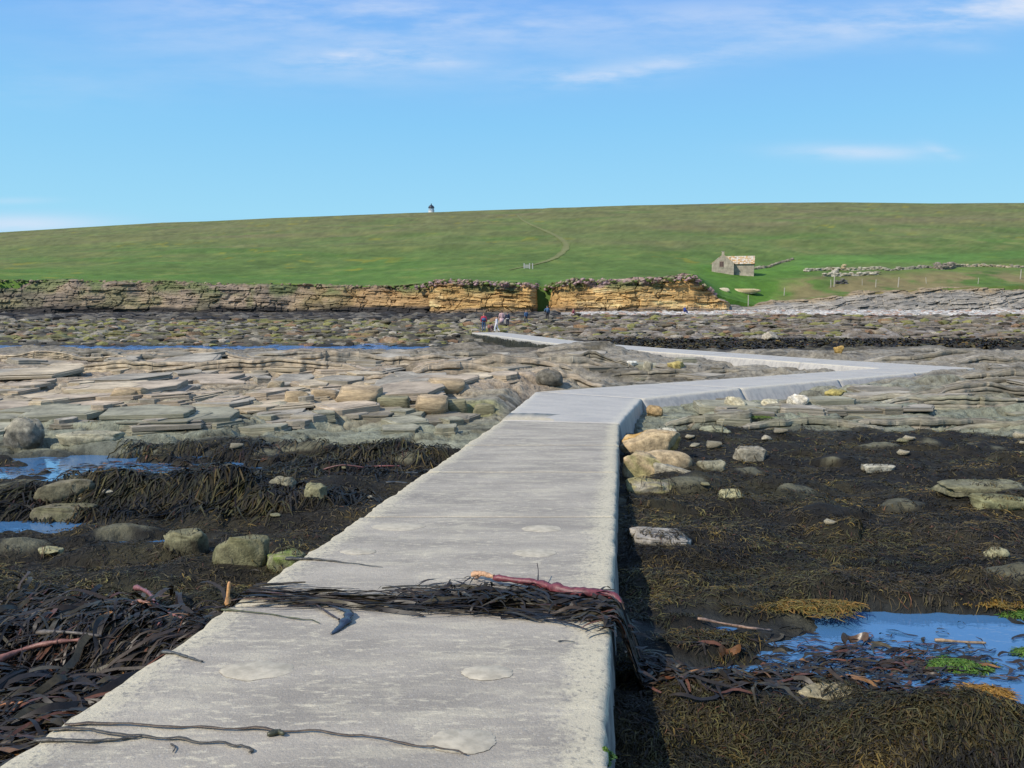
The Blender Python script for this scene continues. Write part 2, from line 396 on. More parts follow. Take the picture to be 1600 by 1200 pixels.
def hit(px, py, y0=2.2, y1=140.0):
    d = ray(px, py); ys = np.geomspace(y0, y1, 2600)
    g = foreshore(d[0] / d[1] * ys, ys); zr = d[2] / d[1] * ys
    k = np.argmax(zr < g)
    if not (zr < g).any(): k = len(ys) - 1
    return np.array((d[0] / d[1] * ys[k], ys[k], g[k]))
def hit_hill(px, py):
    d = ray(px, py); ys = np.linspace(143, 540, 2600)
    g = hill(d[0] / d[1] * ys, ys); zr = d[2] / d[1] * ys
    ok = zr < g
    k = np.argmax(ok) if ok.any() else len(ys) - 1
    return np.array((d[0] / d[1] * ys[k], ys[k], g[k]))

# ------------------------------------------------------------------ foreshore mesh
def build_foreshore():
    rr = [3.6]
    while rr[-1] < 172:
        r_ = rr[-1]
        rr.append(r_ * (1.0068 if r_ < 17 else 1.0037 if r_ < 62 else 1.0058))
    rr = np.array(rr); th = np.linspace(R(-41), R(41), 590)
    rg, tg = np.meshgrid(rr, th, indexing='ij')
    X = rg * np.sin(tg); Y = rg * np.cos(tg) - 4.0
    z, m = foreshore(X, Y, True)
    # keep it under the cliff / hill
    sh = (1.0, 1.0)
    # ---- albedo
    def C(r_, g, b): return np.array((r_, g, b))
    def mix(a, b, t): return a + (b - a) * t[..., None]
    n1 = fbm(X / 3.2, Y / 1.8, 61, 4); n2 = fbm(X / .6, Y / .45, 62, 4); n3 = fbm(X / 9, Y / 5, 63, 3)
    pink = C(.30, .24, .17); tan = C(.34, .28, .19); gry = C(.225, .207, .165); grn = C(.195, .205, .145)
    rockc = mix(np.broadcast_to(pink, X.shape + (3,)), tan, ss(-.4, .5, n1))
    rockc = mix(rockc, gry, ss(.1, .7, n3) * .7)
    rockc = mix(rockc, gry * .93, m['sd'] * ss(16, 20, Y) * .85)
    lowm = 1 - ss(17.0, 22.5, Y + 1.5 * n1); lowr = 1 - ss(21, 27, Y + 2 * n1)
    rockc = mix(rockc, grn, lerp(lowm, lowr, m['sd']) * .9)
    rockc = mix(rockc, gry * .72, ss(33, 40, Y + 4 * n1) * (1 - m['sd']) * .75)
    rockc = rockc * (1 + .10 * n2 + .22 * (m['rid'] - .5) + .10 * (m['rid2'] - .5))[..., None]
    # weed and black lichen in joints and lee hollows; crevice shadow painted in too
    hol = ss(.05, .55, fbm(X / 2.4, Y / 1.2, 64, 4) - .10) * .0 + ss(.42, .75, fbm(X / 1.9, Y / .9, 65, 4)) * .85
    crack = (1 - ss(.03, .13, m['e'])) * .55 * (m['rid'] > .25)
    dark = C(.050, .044, .028)
    rockc = mix(rockc, dark, np.clip(hol * .8 + crack, 0, .92))
    weedc = mix(np.broadcast_to(C(.015, .0135, .010), X.shape + (3,)), C(.032, .027, .014), ss(-.3, .7, n2))
    weedc = mix(weedc, C(.05, .047, .022), ss(.3, .8, n1) * .5)
    # beyond the channel
    fl = mix(np.broadcast_to(C(.115, .10, .068), X.shape + (3,)), C(.185, .175, .062), ss(-.1, .5, fbm(X / 5, Y / 4, 66, 4)) * (1 - ss(88, 104, Y)))
    fl = mix(fl, C(.05, .045, .032), ss(.05, .45, fbm(X / 2.2, Y / 3, 67, 4)) * .8)
    fl = mix(fl, C(.30, .27, .20), (m['rid4'] > .86).astype(float) * .7)
    fl = mix(fl, C(.30, .15, .06), (m['rid3'] > .92).astype(float) * .4 * (1 - ss(68, 80, Y)))
    fl = mix(fl, C(.022, .020, .019), ss(104, 109, Y + 3 * n1) * .96)
    fl = mix(fl, C(.15, .13, .10), ss(134, 140, Y + 2 * n1) * (m['rid4'] > .6) * .8)
    fr = mix(np.broadcast_to(C(.185, .155, .118), X.shape + (3,)), C(.11, .088, .062), ss(-.2, .5, fbm(X / 3, Y / 2.4, 68, 4)))
    fr = mix(fr, C(.28, .25, .21), (m['rid4'] > .84).astype(float) * .8)
    fr = mix(fr, C(.035, .03, .025), (1 - ss(60, 66, Y + 2 * n1)) * .95)
    fr = mix(fr, C(.05, .042, .03), ss(.3, .7, fbm(X / 4, Y / 3, 69, 3)) * .7)
    fr = mix(fr, C(.085, .045, .03), ss(112, 117, Y + 2 * n1) * .85)
    fr = mix(fr, C(.42, .395, .35) * 1.0, m['beach'])
    far = mix(fl, fr, m['sd'])
    weedc = mix(weedc, C(.125, .118, .075) * 1.0, m['bare'] * ss(-.3, .3, n2 + .2) * .9)
    c = mix(weedc, rockc, m['rock'] * np.ones_like(n1))
    mid = ss(42, 46, Y) * (1 - m['rub']) * m['sd']
    c = mix(c, C(.035, .03, .025), mid * .9)
    c = mix(c, far, m['rub'])
    c = mix(c, C(.030, .035, .035), m['water'] * .6)
    for (px, py, r_) in ((720, 640, .5), (757, 640, .4), (1205, 650, .25), (560, 640, .3)):
        h_ = at_z(px, py, -2.4); c = mix(c, C(.20, .21, .06), np.exp(-((X - h_[0]) ** 2 + (Y - h_[1]) ** 2) / r_ ** 2) * .6)
    V = np.stack([X, Y, z], -1).reshape(-1, 3)
    o = np_obj('foreshore', V, [grid_faces(*X.shape)[:, ::-1]], M_rockbed, col=np.clip(c, .004, .6).reshape(-1, 3))
    return props(o, kind='structure')
FORE = build_foreshore()

# ------------------------------------------------------------------ water
def water_mat(name, base, ior, scale, bstr, dist):
    m, t = new_mat(name)
    P = obj_vec(t); h = t.m('ADD', t.noise(t.map(P, scale=(1, 2, 1)), scale, 3.0, .5), t.m('MULTIPLY', t.noise(P, scale * 3.7, 2.0, .5), .3))
    finish(t, base, .04, h, bstr, dist, .5, IOR=ior)
    return m
M_pool = water_mat('still pool water', (.055, .15, .29), 1.6, 6.0, .12, .02)  # blue base colour stands in for part of the sky's reflection
M_sea = water_mat('tidal channel water', (.05, .15, .36), 1.33, 1.2, 1.0, .35)
s_ = 4000.0
np_obj('sea', [(-s_, 20, -3.0), (s_, 20, -3.0), (s_, 2 * s_, -3.0), (-s_, 2 * s_, -3.0)], [np.array([[0, 1, 2, 3]])], M_sea)['kind'] = 'structure'
for p in POOLS:
    n = 48; a = np.arange(n) * 2 * math.pi / n
    V = [(p[1], p[2], p[5])] + [(p[1] + 1.22 * p[3] * math.cos(t), p[2] + 1.22 * p[4] * math.sin(t), p[5]) for t in a]
    f = np.array([[0, 1 + k, 1 + (k + 1) % n] for k in range(n)])
    np_obj('rock_pool_water', V, [f], M_pool)['kind'] = 'structure'

# ------------------------------------------------------------------ hill
def build_hill():
    pxs = np.concatenate([np.linspace(-700, -20, 60), np.linspace(-10, 1610, 330), np.linspace(1640, 2300, 50)])
    tt = (pxs - 800) / F_PX
    d0 = np.interp(tt, DTOP_T, DTOP_V)
    off = np.concatenate([np.array([0.]), np.geomspace(.5, 480, 170)])
    T, OFF = np.meshgrid(tt, off, indexing='xy'); D0 = np.broadcast_to(d0, T.shape)
    Y = D0 + OFF; X = T * Y
    Z = hill(X, Y)
    PX = 800 + F_PX * T
    n1 = fbm(X / 30, Y / 22, 71, 4); n2 = fbm(X / 5, Y / 6, 72, 4); n3 = fbm(X / 70, Y / 26, 73, 3); n4 = fbm(X / 1.2, Y / 1.6, 74, 3)
    def mix(a, b, t): return a + (np.array(b) - a) * t[..., None]
    c = np.broadcast_to(np.array((.092, .145, .034)), X.shape + (3,))
    up = ss(20, 230, OFF + 35 * n3)
    c = mix(c, (.136, .142, .054), up)
    c = mix(c, (.165, .140, .072), ss(.1, .8, n3 + .3 * n1) * up * .55)
    c = mix(c, (.066, .132, .024), ss(.05, .7, n1) * .6 * (1 - .4 * up))
    c = mix(c, (.15, .15, .04), ss(.25, .8, n2) * .35)
    c = mix(c, (.24, .21, .02), ss(.60, .85, fbm(X / 6, Y / 9, 75, 4)) * ss(.1, .5, fbm(X / 40, Y / 25, 76, 2)) * .5)
    # bank below the cottage: lusher; sandy, thrift-grown patches to its right; rough strip behind the ruins
    c = mix(c, (.075, .165, .022), ss(1050, 1110, PX) * (1 - ss(1230, 1300, PX)) * (1 - ss(45, 60, OFF)) * .8)
    c = mix(c, (.20, .145, .075), ss(1190, 1260, PX + 20 * n2) * (1 - ss(16, 30, OFF + 8 * n2)) * ss(-.35, .3, n2 + .2) * .75)
    c = mix(c, (.14, .15, .05), ss(1180, 1250, PX) * ss(72, 84, OFF + 5 * n1) * (1 - ss(112, 130, OFF)) * ss(-.3, .4, n2) * .6)
    c = mix(c, (.085, .17, .035), ss(1200, 1260, PX) * ss(44, 50, OFF) * (1 - ss(66, 74, OFF + 4 * n1)) * .75)
    c = c * (1 + 15 * .01 * n2 + .17 * n4 + .08 * n1)[..., None]
    Z[0] = -4.0; Y[0] += 2.2; X[0] = (T[0] * Y[0])
    V = np.stack([X, Y, Z], -1).reshape(-1, 3)
    o = np_obj('hill', V, [grid_faces(*X.shape)], M_hill, col=np.clip(c, .004, .5).reshape(-1, 3))
    return props(o, kind='structure')
HILL = build_hill()

# worn footpath up the hill
def build_path():
    pts = [(792, 423, 3), (820, 417, 4), (843, 412, 5), (862, 406, 8), (878, 397, 9), (886, 387, 9), (884, 379, 8), (872, 370, 7), (855, 362, 6),
           (838, 355, 4.6), (822, 348, 4), (812, 341, 3.4), (808, 335, 3)]
    t = np.linspace(0, len(pts) - 1, 90)
    pp = np.array(pts, float); k = np.arange(len(pts))
    xs = np.interp(t, k, pp[:, 0]); ys = np.interp(t, k, pp[:, 1]); ws = np.interp(t, k, pp[:, 2])
    ker = np.ones(9) / 9
    sm = lambda a: np.convolve(np.pad(a, 4, 'edge'), ker, 'valid')
    xs, ys = sm(xs), sm(ys)
    C_ = np.array([hit_hill(a, b) for a, b in zip(xs, ys)])
    wd = ws * C_[:, 1] / F_PX * .68
    tg = np.gradient(C_[:, :2], axis=0); tg /= np.linalg.norm(tg, axis=1)[:, None] + 1e-9
    nr = np.stack([-tg[:, 1], tg[:, 0]], -1)
    rows = []
    for q in np.linspace(-1, 1, 7):
        P = C_[:, :2] + nr * (wd * q * (1 + .25 * vn(np.arange(90) * .7, np.full(90, q * 3), 9)))[:, None]
        rows.append(np.column_stack([P, hill(P[:, 0], P[:, 1]) + .10]))
    V = np.stack(rows, 1); q = np.abs(np.linspace(-1, 1, 7))[None, :, None] * np.ones((90, 1, 1))
    c = np.array((.165, .170, .072)) * (1 - q ** 2) + np.array((.12, .145, .045)) * q ** 2
    o = np_obj('footpath', V.reshape(-1, 3), [grid_faces(90, 7)], M_hill, col=c.reshape(-1, 3))
    props(o, kind='structure')
build_path()

# ------------------------------------------------------------------ cliffs (layered flagstone faces)
def build_cliff(name, px0, px1, colfun, thick, dipk, slope, seed, amp=.55, rough_top=True, nrow=64, step=.17, grass_top=True, bamp=2.0):
    x0 = np.interp(px0, PXC, HX); x1 = np.interp(px1, PXC, HX)
    xs = np.arange(x0, x1, step); vs = np.linspace(0, 1, nrow)
    d, zf, zt = shore(xs)
    zf = zf - .5
    U, Vv = np.meshgrid(xs, vs, indexing='xy')
    D = np.broadcast_to(d, U.shape)
    n_top = .55 * fbm(U / 4.5, U * 0, seed + 1, 5)
    Z = zf + (zt + n_top - zf) * Vv
    zz = Z + dipk * U + .5 * fbm(U / 16, U * 0 + 3, seed + 2, 2) + .12 * fbm(U / 2.5, Z / 2, seed + 3, 3)
    k = np.floor(zz / thick)
    off = np.zeros_like(U)
    for s_, ln in ((0, 5.5), (1, 2.2)):
        cell = np.floor(U / ln + 7 * _hash(k, k * 0, seed + 4 + s_))
        off = off + (_hash(cell, k, seed + 6 + s_) - .5) * (amp if s_ == 0 else amp * .7)
    k2 = np.floor(zz / (thick * .37)); off = off + (_hash(np.floor(U / 1.3 + 5 * _hash(k2, k2 * 0, seed + 9)), k2, seed + 10) - .5) * amp * .45
    but = bamp * fbm(U / 9, Z / 14, seed + 11, 4)                      # buttresses and recesses
    Y = D + slope * Vv ** 1.1 - (off + but) * (1 - .5 * ss(.93, 1, Vv)) * ss(0, .12, Vv + .1)
    jv = vor(U / 3.6 + .4 * fbm(U / 2, Z / 2, seed + 30, 2), Z / 7, seed + 12)
    Y = Y + (1 - ss(.02, .09, jv[1])) * .35 * (jv[2] > .55)
    top = ss(.90, .985, Vv + .05 * fbm(U / 1.7, Z, seed + 13, 3)) if rough_top else np.zeros_like(U)
    Y = Y + top * .25 * vn(U / .5, Z / .4, seed + 14)
    # ends turn back into the land
    ends = np.maximum(1 - ss(0, 3, U - x0), 1 - ss(0, 3, x1 - U)) if name != 'x' else 0
    Y = Y + 4 * ends ** 2
    c = colfun(U, Z, Vv, k, seed)
    c = c * (1 + .30 * (_hash(k2, np.floor(U / 4), seed + 15) - .5))[..., None]
    Pv = np.stack([U, Y, Z], -1)
    # top return: lip back onto the pasture
    lip = np.stack([xs, np.maximum(Y[-1] + .6, d + slope + .6), zt - .15], -1)[None]
    lip2 = np.stack([xs, np.maximum(Y[-1] + 3.0, d + slope + 3.5), zt - 1.2], -1)[None]
    Pv = np.concatenate([Pv, lip, lip2], 0)
    g = np.broadcast_to(np.array((.10, .145, .04)), (2, len(xs), 3))
    c = np.concatenate([c, g], 0)
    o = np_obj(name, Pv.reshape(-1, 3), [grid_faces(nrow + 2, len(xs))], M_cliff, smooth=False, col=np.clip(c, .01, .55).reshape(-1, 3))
    return props(o, kind='structure')
def mixc(a, b, t): return a + (np.array(b) - a) * np.asarray(t)[..., None]
def thrift(c, U, Z, Vv, seed, amt=.8, pinkish=(.26, .185, .165)):
    e = ss(.80, .93, Vv + .10 * fbm(U / 2, Z / 1, seed + 20, 3)) * amt
    c = mixc(c, pinkish, e)
    return mixc(c, (.115, .135, .055), ss(-.05, .35, fbm(U / 4.5, Z / 2.5, seed + 21, 3)) * ss(.50, .85, Vv) * .9)
def col_brown(U, Z, Vv, k, seed):
    c = np.broadcast_to(np.array((.25, .195, .14)), U.shape + (3,))
    c = mixc(c, (.30, .23, .145), ss(0, .6, fbm(U / 6, Z / 2.5, seed + 22, 4)))
    c = mixc(c, (.15, .145, .07), ss(.1, .6, fbm(U / 5, Z / 4, seed + 23, 3)) * .7)
    c = mixc(c, (.085, .075, .065), ss(0, .5, fbm(U / 12, Z / 2, seed + 24, 3)) * .55 * ss(-10, -40, U))
    c = mixc(c, (.36, .225, .095), ss(-42, -19, U + 4 * fbm(U / 4, Z / 2, seed + 27, 3)) * .85)
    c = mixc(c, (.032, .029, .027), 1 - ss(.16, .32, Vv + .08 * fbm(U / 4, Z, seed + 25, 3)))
    return thrift(c, U, Z, Vv, seed, .65, (.20, .15, .11))
def col_gold(U, Z, Vv, k, seed):
    c = np.broadcast_to(np.array((.44, .285, .115)), U.shape + (3,))
    c = mixc(c, (.56, .41, .20), ss(0, .6, fbm(U / 5, Z / 1.2, seed + 22, 4)))
    c = mixc(c, (.36, .21, .08), ss(.05, .6, fbm(U / 7, Z / 2, seed + 23, 4)) * .75)
    c = mixc(c, (.16, .10, .05), ss(.35, .7, fbm(U / 4, Z / .5, seed + 24, 3)) * .6)
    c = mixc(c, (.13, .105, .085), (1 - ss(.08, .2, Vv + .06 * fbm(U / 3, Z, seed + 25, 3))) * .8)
    return thrift(c, U, Z, Vv, seed, .9)
def col_grey(U, Z, Vv, k, seed):
    c = np.broadcast_to(np.array((.25, .225, .185)), U.shape + (3,))
    c = mixc(c, (.30, .27, .22), ss(0, .6, fbm(U / 5, Z / .8, seed + 22, 4)))
    c = mixc(c, (.15, .145, .13), ss(.1, .6, fbm(U / 9, Z / .6, seed + 23, 4)) * .6)
    c = mixc(c, (.38, .35, .30), (1 - ss(.12, .3, Vv + .08 * fbm(U / 3, Z, seed + 25, 3))) * .85)
    c = mixc(c, (.27, .19, .09), ss(.72, .95, Vv + .15 * fbm(U / 4, Z, seed + 26, 3)) * .6)
    return c
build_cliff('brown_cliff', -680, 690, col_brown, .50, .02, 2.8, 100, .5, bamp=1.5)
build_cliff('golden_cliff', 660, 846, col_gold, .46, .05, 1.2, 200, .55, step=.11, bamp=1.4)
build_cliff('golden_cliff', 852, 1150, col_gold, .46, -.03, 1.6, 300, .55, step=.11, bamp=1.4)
build_cliff('grey_rock_slope', 1120, 2250, col_grey, .40, -.13, 7.0, 400, .62, rough_top=False, step=.17, bamp=.9)

# the grassy, heathery fringe on the cliff edge: tufts
def tufts():
    V, Fc, Cc = [], [], []
    N = 2600
    xs = rng.uniform(np.interp(-100, PXC, HX), np.interp(1120, PXC, HX), N)
    d, zf, zt = shore(xs)
    base = np.column_stack([xs, d + rng.uniform(.3, 3.4, N), zt + rng.uniform(-.75, .0, N)])
    gold = (xs > np.interp(650, PXC, HX)); lft = ~gold; base[lft, 1] += 2.6; base[lft, 2] = zt[lft] + rng.uniform(-.35, .05, lft.sum()); base[lft & (rng.random(N) < .6), 2] -= 5
    ico = bmesh.new(); bmesh.ops.create_icosphere(ico, subdivisions=1, radius=1)
    iv = np.array([v_.co[:] for v_ in ico.verts]); ifc = np.array([[v_.index for v_ in f.verts] for f in ico.faces]); ico.free()
    for k in range(N):
        s_ = rng.uniform(.10, .34)
        p = iv * (1 + rng.uniform(-.35, .35, (len(iv), 1))) * np.array((s_ * 1.3, s_, s_ * .8)) + base[k]
        Fc.append(ifc + len(iv) * k); V.append(p)
        r_ = rng.random()
        c = (.30, .205, .195) if (gold[k] and r_ < .45) else (.24, .18, .125) if r_ < .52 else (.11, .15, .04) if r_ < .85 else (.25, .23, .13)
        Cc.append(np.tile(np.array(c) * rng.uniform(.75, 1.25), (len(iv), 1)))
    o = np_obj('cliff_top_thrift', np.concatenate(V), [np.concatenate(Fc)], M_cliff, smooth=False, col=np.concatenate(Cc))
    props(o, 'tufts of pinkish thrift and dry grass along the cliff edge', 'plants', kind='stuff')
tufts()

# ------------------------------------------------------------------ causeway
def concrete(pale=0.0):
    m, t = new_mat('weathered concrete' if not pale else 'concrete with painted sheen')
    uvn = t.n('ShaderNodeUVMap').outputs[0]                       # x: metres from the left edge, y: metres along
    att = t.n('ShaderNodeAttribute', dict(attribute_name='col'))   # r: metres to the left edge, g: to the right edge (of 4), b: top = 1
    sp = t.n('ShaderNodeSeparateColor', Color=att.outputs['Color'])
    P = obj_vec(t)
    big = t.noise(t.map(uvn, scale=(.55, 1.2, 1)), 1.6, 5.0, .6)
    band = t.noise(t.map(uvn, scale=(1.2, 3.8, 1)), 1.3, 6.0, .68)      # tamping marks run across the slab
    streak = t.noise(t.map(uvn, scale=(4.6, 11, 1)), 2.0, 6.0, .72)
    zone = t.ramp(t.noise(t.map(uvn, scale=(.7, 2.2, 1)), 1.1, 4.0, .6), .34, .54)
    grit = t.noise(P, 95.0, 3.0, .7); grit2 = t.noise(P, 34.0, 4.0, .65)
    base = t.mix(t.ramp(big, .3, .7), (.25, .222, .180), (.385, .342, .272))
    base = t.mix(t.m('MULTIPLY', t.ramp(band, .50, .62), .40), base, (.53, .475, .345))
    base = t.mix(t.m('MULTIPLY', t.m('MULTIPLY', t.ramp(streak, .52, .62), zone), .60), base, (.60, .535, .385))
    base = t.mix(t.m('MULTIPLY', t.ramp(streak, .45, .32), .22), base, (.25, .228, .205))
    wob = t.m('MULTIPLY', t.m('SUBTRACT', grit2, .5), .40); wob2 = t.m('MULTIPLY', t.m('SUBTRACT', t.noise(uvn, 3.0, 4.0, .6), .5), .30)
    dl = t.m('ADD', t.m('ADD', sp.outputs[0], wob), wob2); dr = t.m('ADD', t.m('ADD', sp.outputs[1], wob), wob2)
    lich = t.m('MAXIMUM', t.ramp(dl, .20, .06), t.ramp(dr, .27, .12))
    base = t.mix(t.m('MULTIPLY', lich, .62), base, (.56, .50, .345))
    base = t.mix(t.m('MULTIPLY', t.m('MULTIPLY', t.ramp(grit2, .54, .64), t.ramp(t.m('MINIMUM', dl, dr), .5, .1, .15, 1)), .55), base, (.13, .13, .12))
    base = t.mix(t.m('MULTIPLY', t.ramp(grit, .40, .33), .4), base, (.60, .58, .52))
    spk = t.noise(P, 150.0, 2.0, .6); base = t.mix(t.m('MULTIPLY', t.ramp(spk, .60, .68), .6), base, (.12, .115, .105))
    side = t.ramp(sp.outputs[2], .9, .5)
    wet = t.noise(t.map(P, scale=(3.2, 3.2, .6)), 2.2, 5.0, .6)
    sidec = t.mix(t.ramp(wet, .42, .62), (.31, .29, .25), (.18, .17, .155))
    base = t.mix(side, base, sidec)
    if pale: base = t.mix(pale, base, (.52, .50, .46))  # wet sheen of the far runs painted in as a paler base
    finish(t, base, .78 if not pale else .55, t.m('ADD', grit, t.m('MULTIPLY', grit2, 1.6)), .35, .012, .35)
    return m
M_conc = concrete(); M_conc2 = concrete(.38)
M_patch = flat_mat('grout patch', (.41, .365, .275), .85, .20, 14, .3)
CAUSE = empty('causeway', tuple(MID[3])); props(CAUSE, kind='structure')

def slab(k, A, B, al, vlen0, parent, gap=.015, batter=(.04, .05), depth=.62, nu=40, nv=44, seed=0, green=None):
    (L0, R0), (L1, R1) = A, B
    u = np.linspace(0, 1, nu); u = .5 - .5 * np.cos(u * math.pi) * .55 - .5 * (1 - 2 * u) * .45      # denser at the edges
    ln = np.linalg.norm((L1 + R1 - L0 - R0) / 2); g = gap / ln
    v_ = np.linspace(g, 1 - g, nv); U, Vv = np.meshgrid(u, v_, indexing='xy')
    Lp = L0 + (L1 - L0) * Vv[..., None]; Rp = R0 + (R1 - R0) * Vv[..., None]
    wid = np.linalg.norm(Rp - Lp, axis=-1); P = Lp + (Rp - Lp) * U[..., None]
    dl, dr = U * wid, (1 - U) * wid; along = vlen0 + Vv * ln
    # worn, chipped edges
    edge_d = np.minimum(dl, dr); ed2 = np.minimum(along - vlen0, vlen0 + ln - along)
    nz = fbm(P[..., 0] * 7, P[..., 1] * 7, 81 + seed, 4)
    P[..., 2] += .002 * fbm(P[..., 0] * 1.5, P[..., 1] * 2.5, 82, 3) + .001 * nz
    P[..., 2] -= (.017 * (1 + 1.1 * nz)) * (1 - ss(0, .034, edge_d)) + .007 * (1 + nz) * (1 - ss(0, .035, ed2)) * .7
    rdir = (Rp - Lp) / wid[..., None]
    shift = .020 * fbm(along * 1.8, U * 0 + seed, 83, 3) + .007 * fbm(along * 11, U * 0 + seed, 84, 2)
    P += rdir * (shift * (ss(.12, 0, dl) if False else (1 - ss(0, .14, dl))))[..., None] - rdir * (np.abs(shift) * (1 - ss(0, .14, dr)))[..., None]
    col = np.stack([np.minimum(dl, 1), np.minimum(dr, 1), np.ones_like(dl)], -1)
    verts = [P.reshape(-1, 3)]; cols = [col.reshape(-1, 3)]; uvs = [np.stack([dl, along], -1).reshape(-1, 2)]
    faces = [grid_faces(nv, nu)]
    idx = np.arange(nv * nu).reshape(nv, nu)
    ring = np.concatenate([idx[0, :], idx[1:, -1], idx[-1, -2::-1], idx[-2:0:-1, 0]])
    T = P.reshape(-1, 3)[ring]
    tp = np.concatenate([np.zeros(nu), np.ones(nv - 1) * 1, np.ones(nu - 1) * 2, np.ones(nv - 2) * 3])
    side_r = np.zeros(len(ring)); side_r[nu - 1:nu - 1 + nv] = 1
    side_l = np.zeros(len(ring)); side_l[nu + nv - 2 + nu - 1:] = 1; side_l[0] = 1
    axis = (L1 + R1 - L0 - R0); axis /= np.linalg.norm(axis); rt = np.array((axis[1], -axis[0], 0.))
    rt /= np.linalg.norm(rt)
    n0 = nv * nu; prev = ring
    for j, fz in enumerate((.12, .35, .7, 1.0)):
        Q = T.copy(); Q[:, 2] -= depth * fz
        Q += rt * (side_r * batter[1] * fz)[:, None] - rt * (side_l * batter[0] * fz)[:, None]
        Q[:, :2] += (.012 * fbm(T[:, 0] * 9, Q[:, 2] * 9 + T[:, 1] * 9, 85, 3))[:, None] * rt[:2] * (side_r - side_l)[:, None]
        verts.append(Q); cc = np.tile((.6, .6, .0), (len(ring), 1)); cols.append(cc); uvs.append(np.column_stack([np.full(len(ring), 2.5), Q[:, 1]]))
        cur = n0 + np.arange(len(ring)); n0 += len(ring)
        faces.append(np.stack([prev, cur, np.roll(cur, -1), np.roll(prev, -1)], -1)); prev = cur
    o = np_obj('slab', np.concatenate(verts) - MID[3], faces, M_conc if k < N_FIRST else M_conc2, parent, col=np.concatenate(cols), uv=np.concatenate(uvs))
    return o, ln
al, SLABS = 0.0, []
for k in range(len(SECT) - 1):
    bt = (.04, .04)
    if k == N_FIRST: bt = (.55, .12)
    elif N_FIRST < k <= N_FIRST + 3: bt = (.05, .42)
    elif k > N_FIRST + 3: bt = (.40, .05)
    if k > N_FIRST + 6: bt = (.06, .06)
    dens = (46, 60) if k < 6 else (30, 34)
    o, ln = slab(k, SECT[k], SECT[k + 1], 0, al, CAUSE, batter=bt, depth=.62 if k < N_FIRST + 6 else .9, nu=dens[0], nv=dens[1], seed=k)
    al += ln; SLABS.append(o)
    if k == N_FIRST: o['label'] = 'short turning slab with a sloped concrete apron on its left'
# pale beige seam where the straight run meets the bend
def strip():
    A, B = at_z(785, 655, ZD + .004), at_z(969, 660.5, ZD + .004); C_, D_ = at_z(797, 645, ZD + .004), at_z(975, 649, ZD + .004)
    n = 30; V = []
    for q, (P, Q) in enumerate(((A, B), (C_, D_))):
        for j in range(n):
            p = P + (Q - P) * j / (n - 1); p = p + np.array((0, .05 * vn(j * .6, q * 5., 3), 0)); V.append(p)
    V += [np.array(p) - np.array((0, 0, .03)) for p in V]
    f = [grid_faces(2, n), np.array([[j, j + 2 * n, j + 1 + 2 * n, j + 1] for j in range(n - 1)]), np.array([[n + j, n + j + 1, 3 * n + j + 1, 3 * n + j] for j in range(n - 1)])]
    np_obj('mortar_seam', np.array(V) - MID[3], f, flat_mat('mortar', (.37, .335, .26), .9, .2, 20, .3), CAUSE)
strip()
# round grouted patches let into the slabs
def deck_z(x, y):
    dd, z = deck_dist(np.array([x]), np.array([y])); return float(z[0])
def patch(px, py, wpx, hpx, seed):
    c = on_deck(px, py); rx = wpx / 2 * np.linalg.norm(c[1]) / F_PX * 1.02
    ry = abs(on_deck(px, py - hpx / 2)[1] - on_deck(px, py + hpx / 2)[1]) / 2
    n = 64; a = np.arange(n) * 2 * math.pi / n
    rr = (1 + .09 * fbm(np.cos(a) * 2.2 + seed * 3, np.sin(a) * 2.2, 91, 3) + .05 * fbm(np.cos(a) * 9 + seed * 3, np.sin(a) * 9, 92, 3)) * (.85 + .25 * _hash(np.array([seed]), np.array([3]), 7)[0])
    ring = np.stack([c[0] + rx * rr * np.cos(a), c[1] + ry * rr * np.sin(a)], -1)
    zf = lambda p: -1.65 - .039 * p[:, 1]
    V = [np.array((c[0], c[1], -1.65 - .039 * c[1] + .006))]
    inner = c[:2] + (ring - c[:2]) * .9
    V += list(np.column_stack([inner, zf(inner) + .0055])) + list(np.column_stack([ring, zf(ring) + .001]))
    f1 = np.array([[0, 1 + j, 1 + (j + 1) % n] for j in range(n)])
    f2 = np.array([[1 + j, 1 + n + j, 1 + n + (j + 1) % n, 1 + (j + 1) % n] for j in range(n)])
    k = int(np.searchsorted([s_[0][1] for s_ in SECT], c[1])) - 1
    o = np_obj('grout_patch', np.array(V) - MID[3], [f1, f2], M_patch, SLABS[k])
for j, a in enumerate(((400, 1047, 108, 28), (762, 1051, 82, 24), (722, 1158, 100, 36), (622, 823, 80, 12), (846, 826, 58, 10), (836, 864, 62, 12), (560, 862, 60, 10))): patch(*a, j)

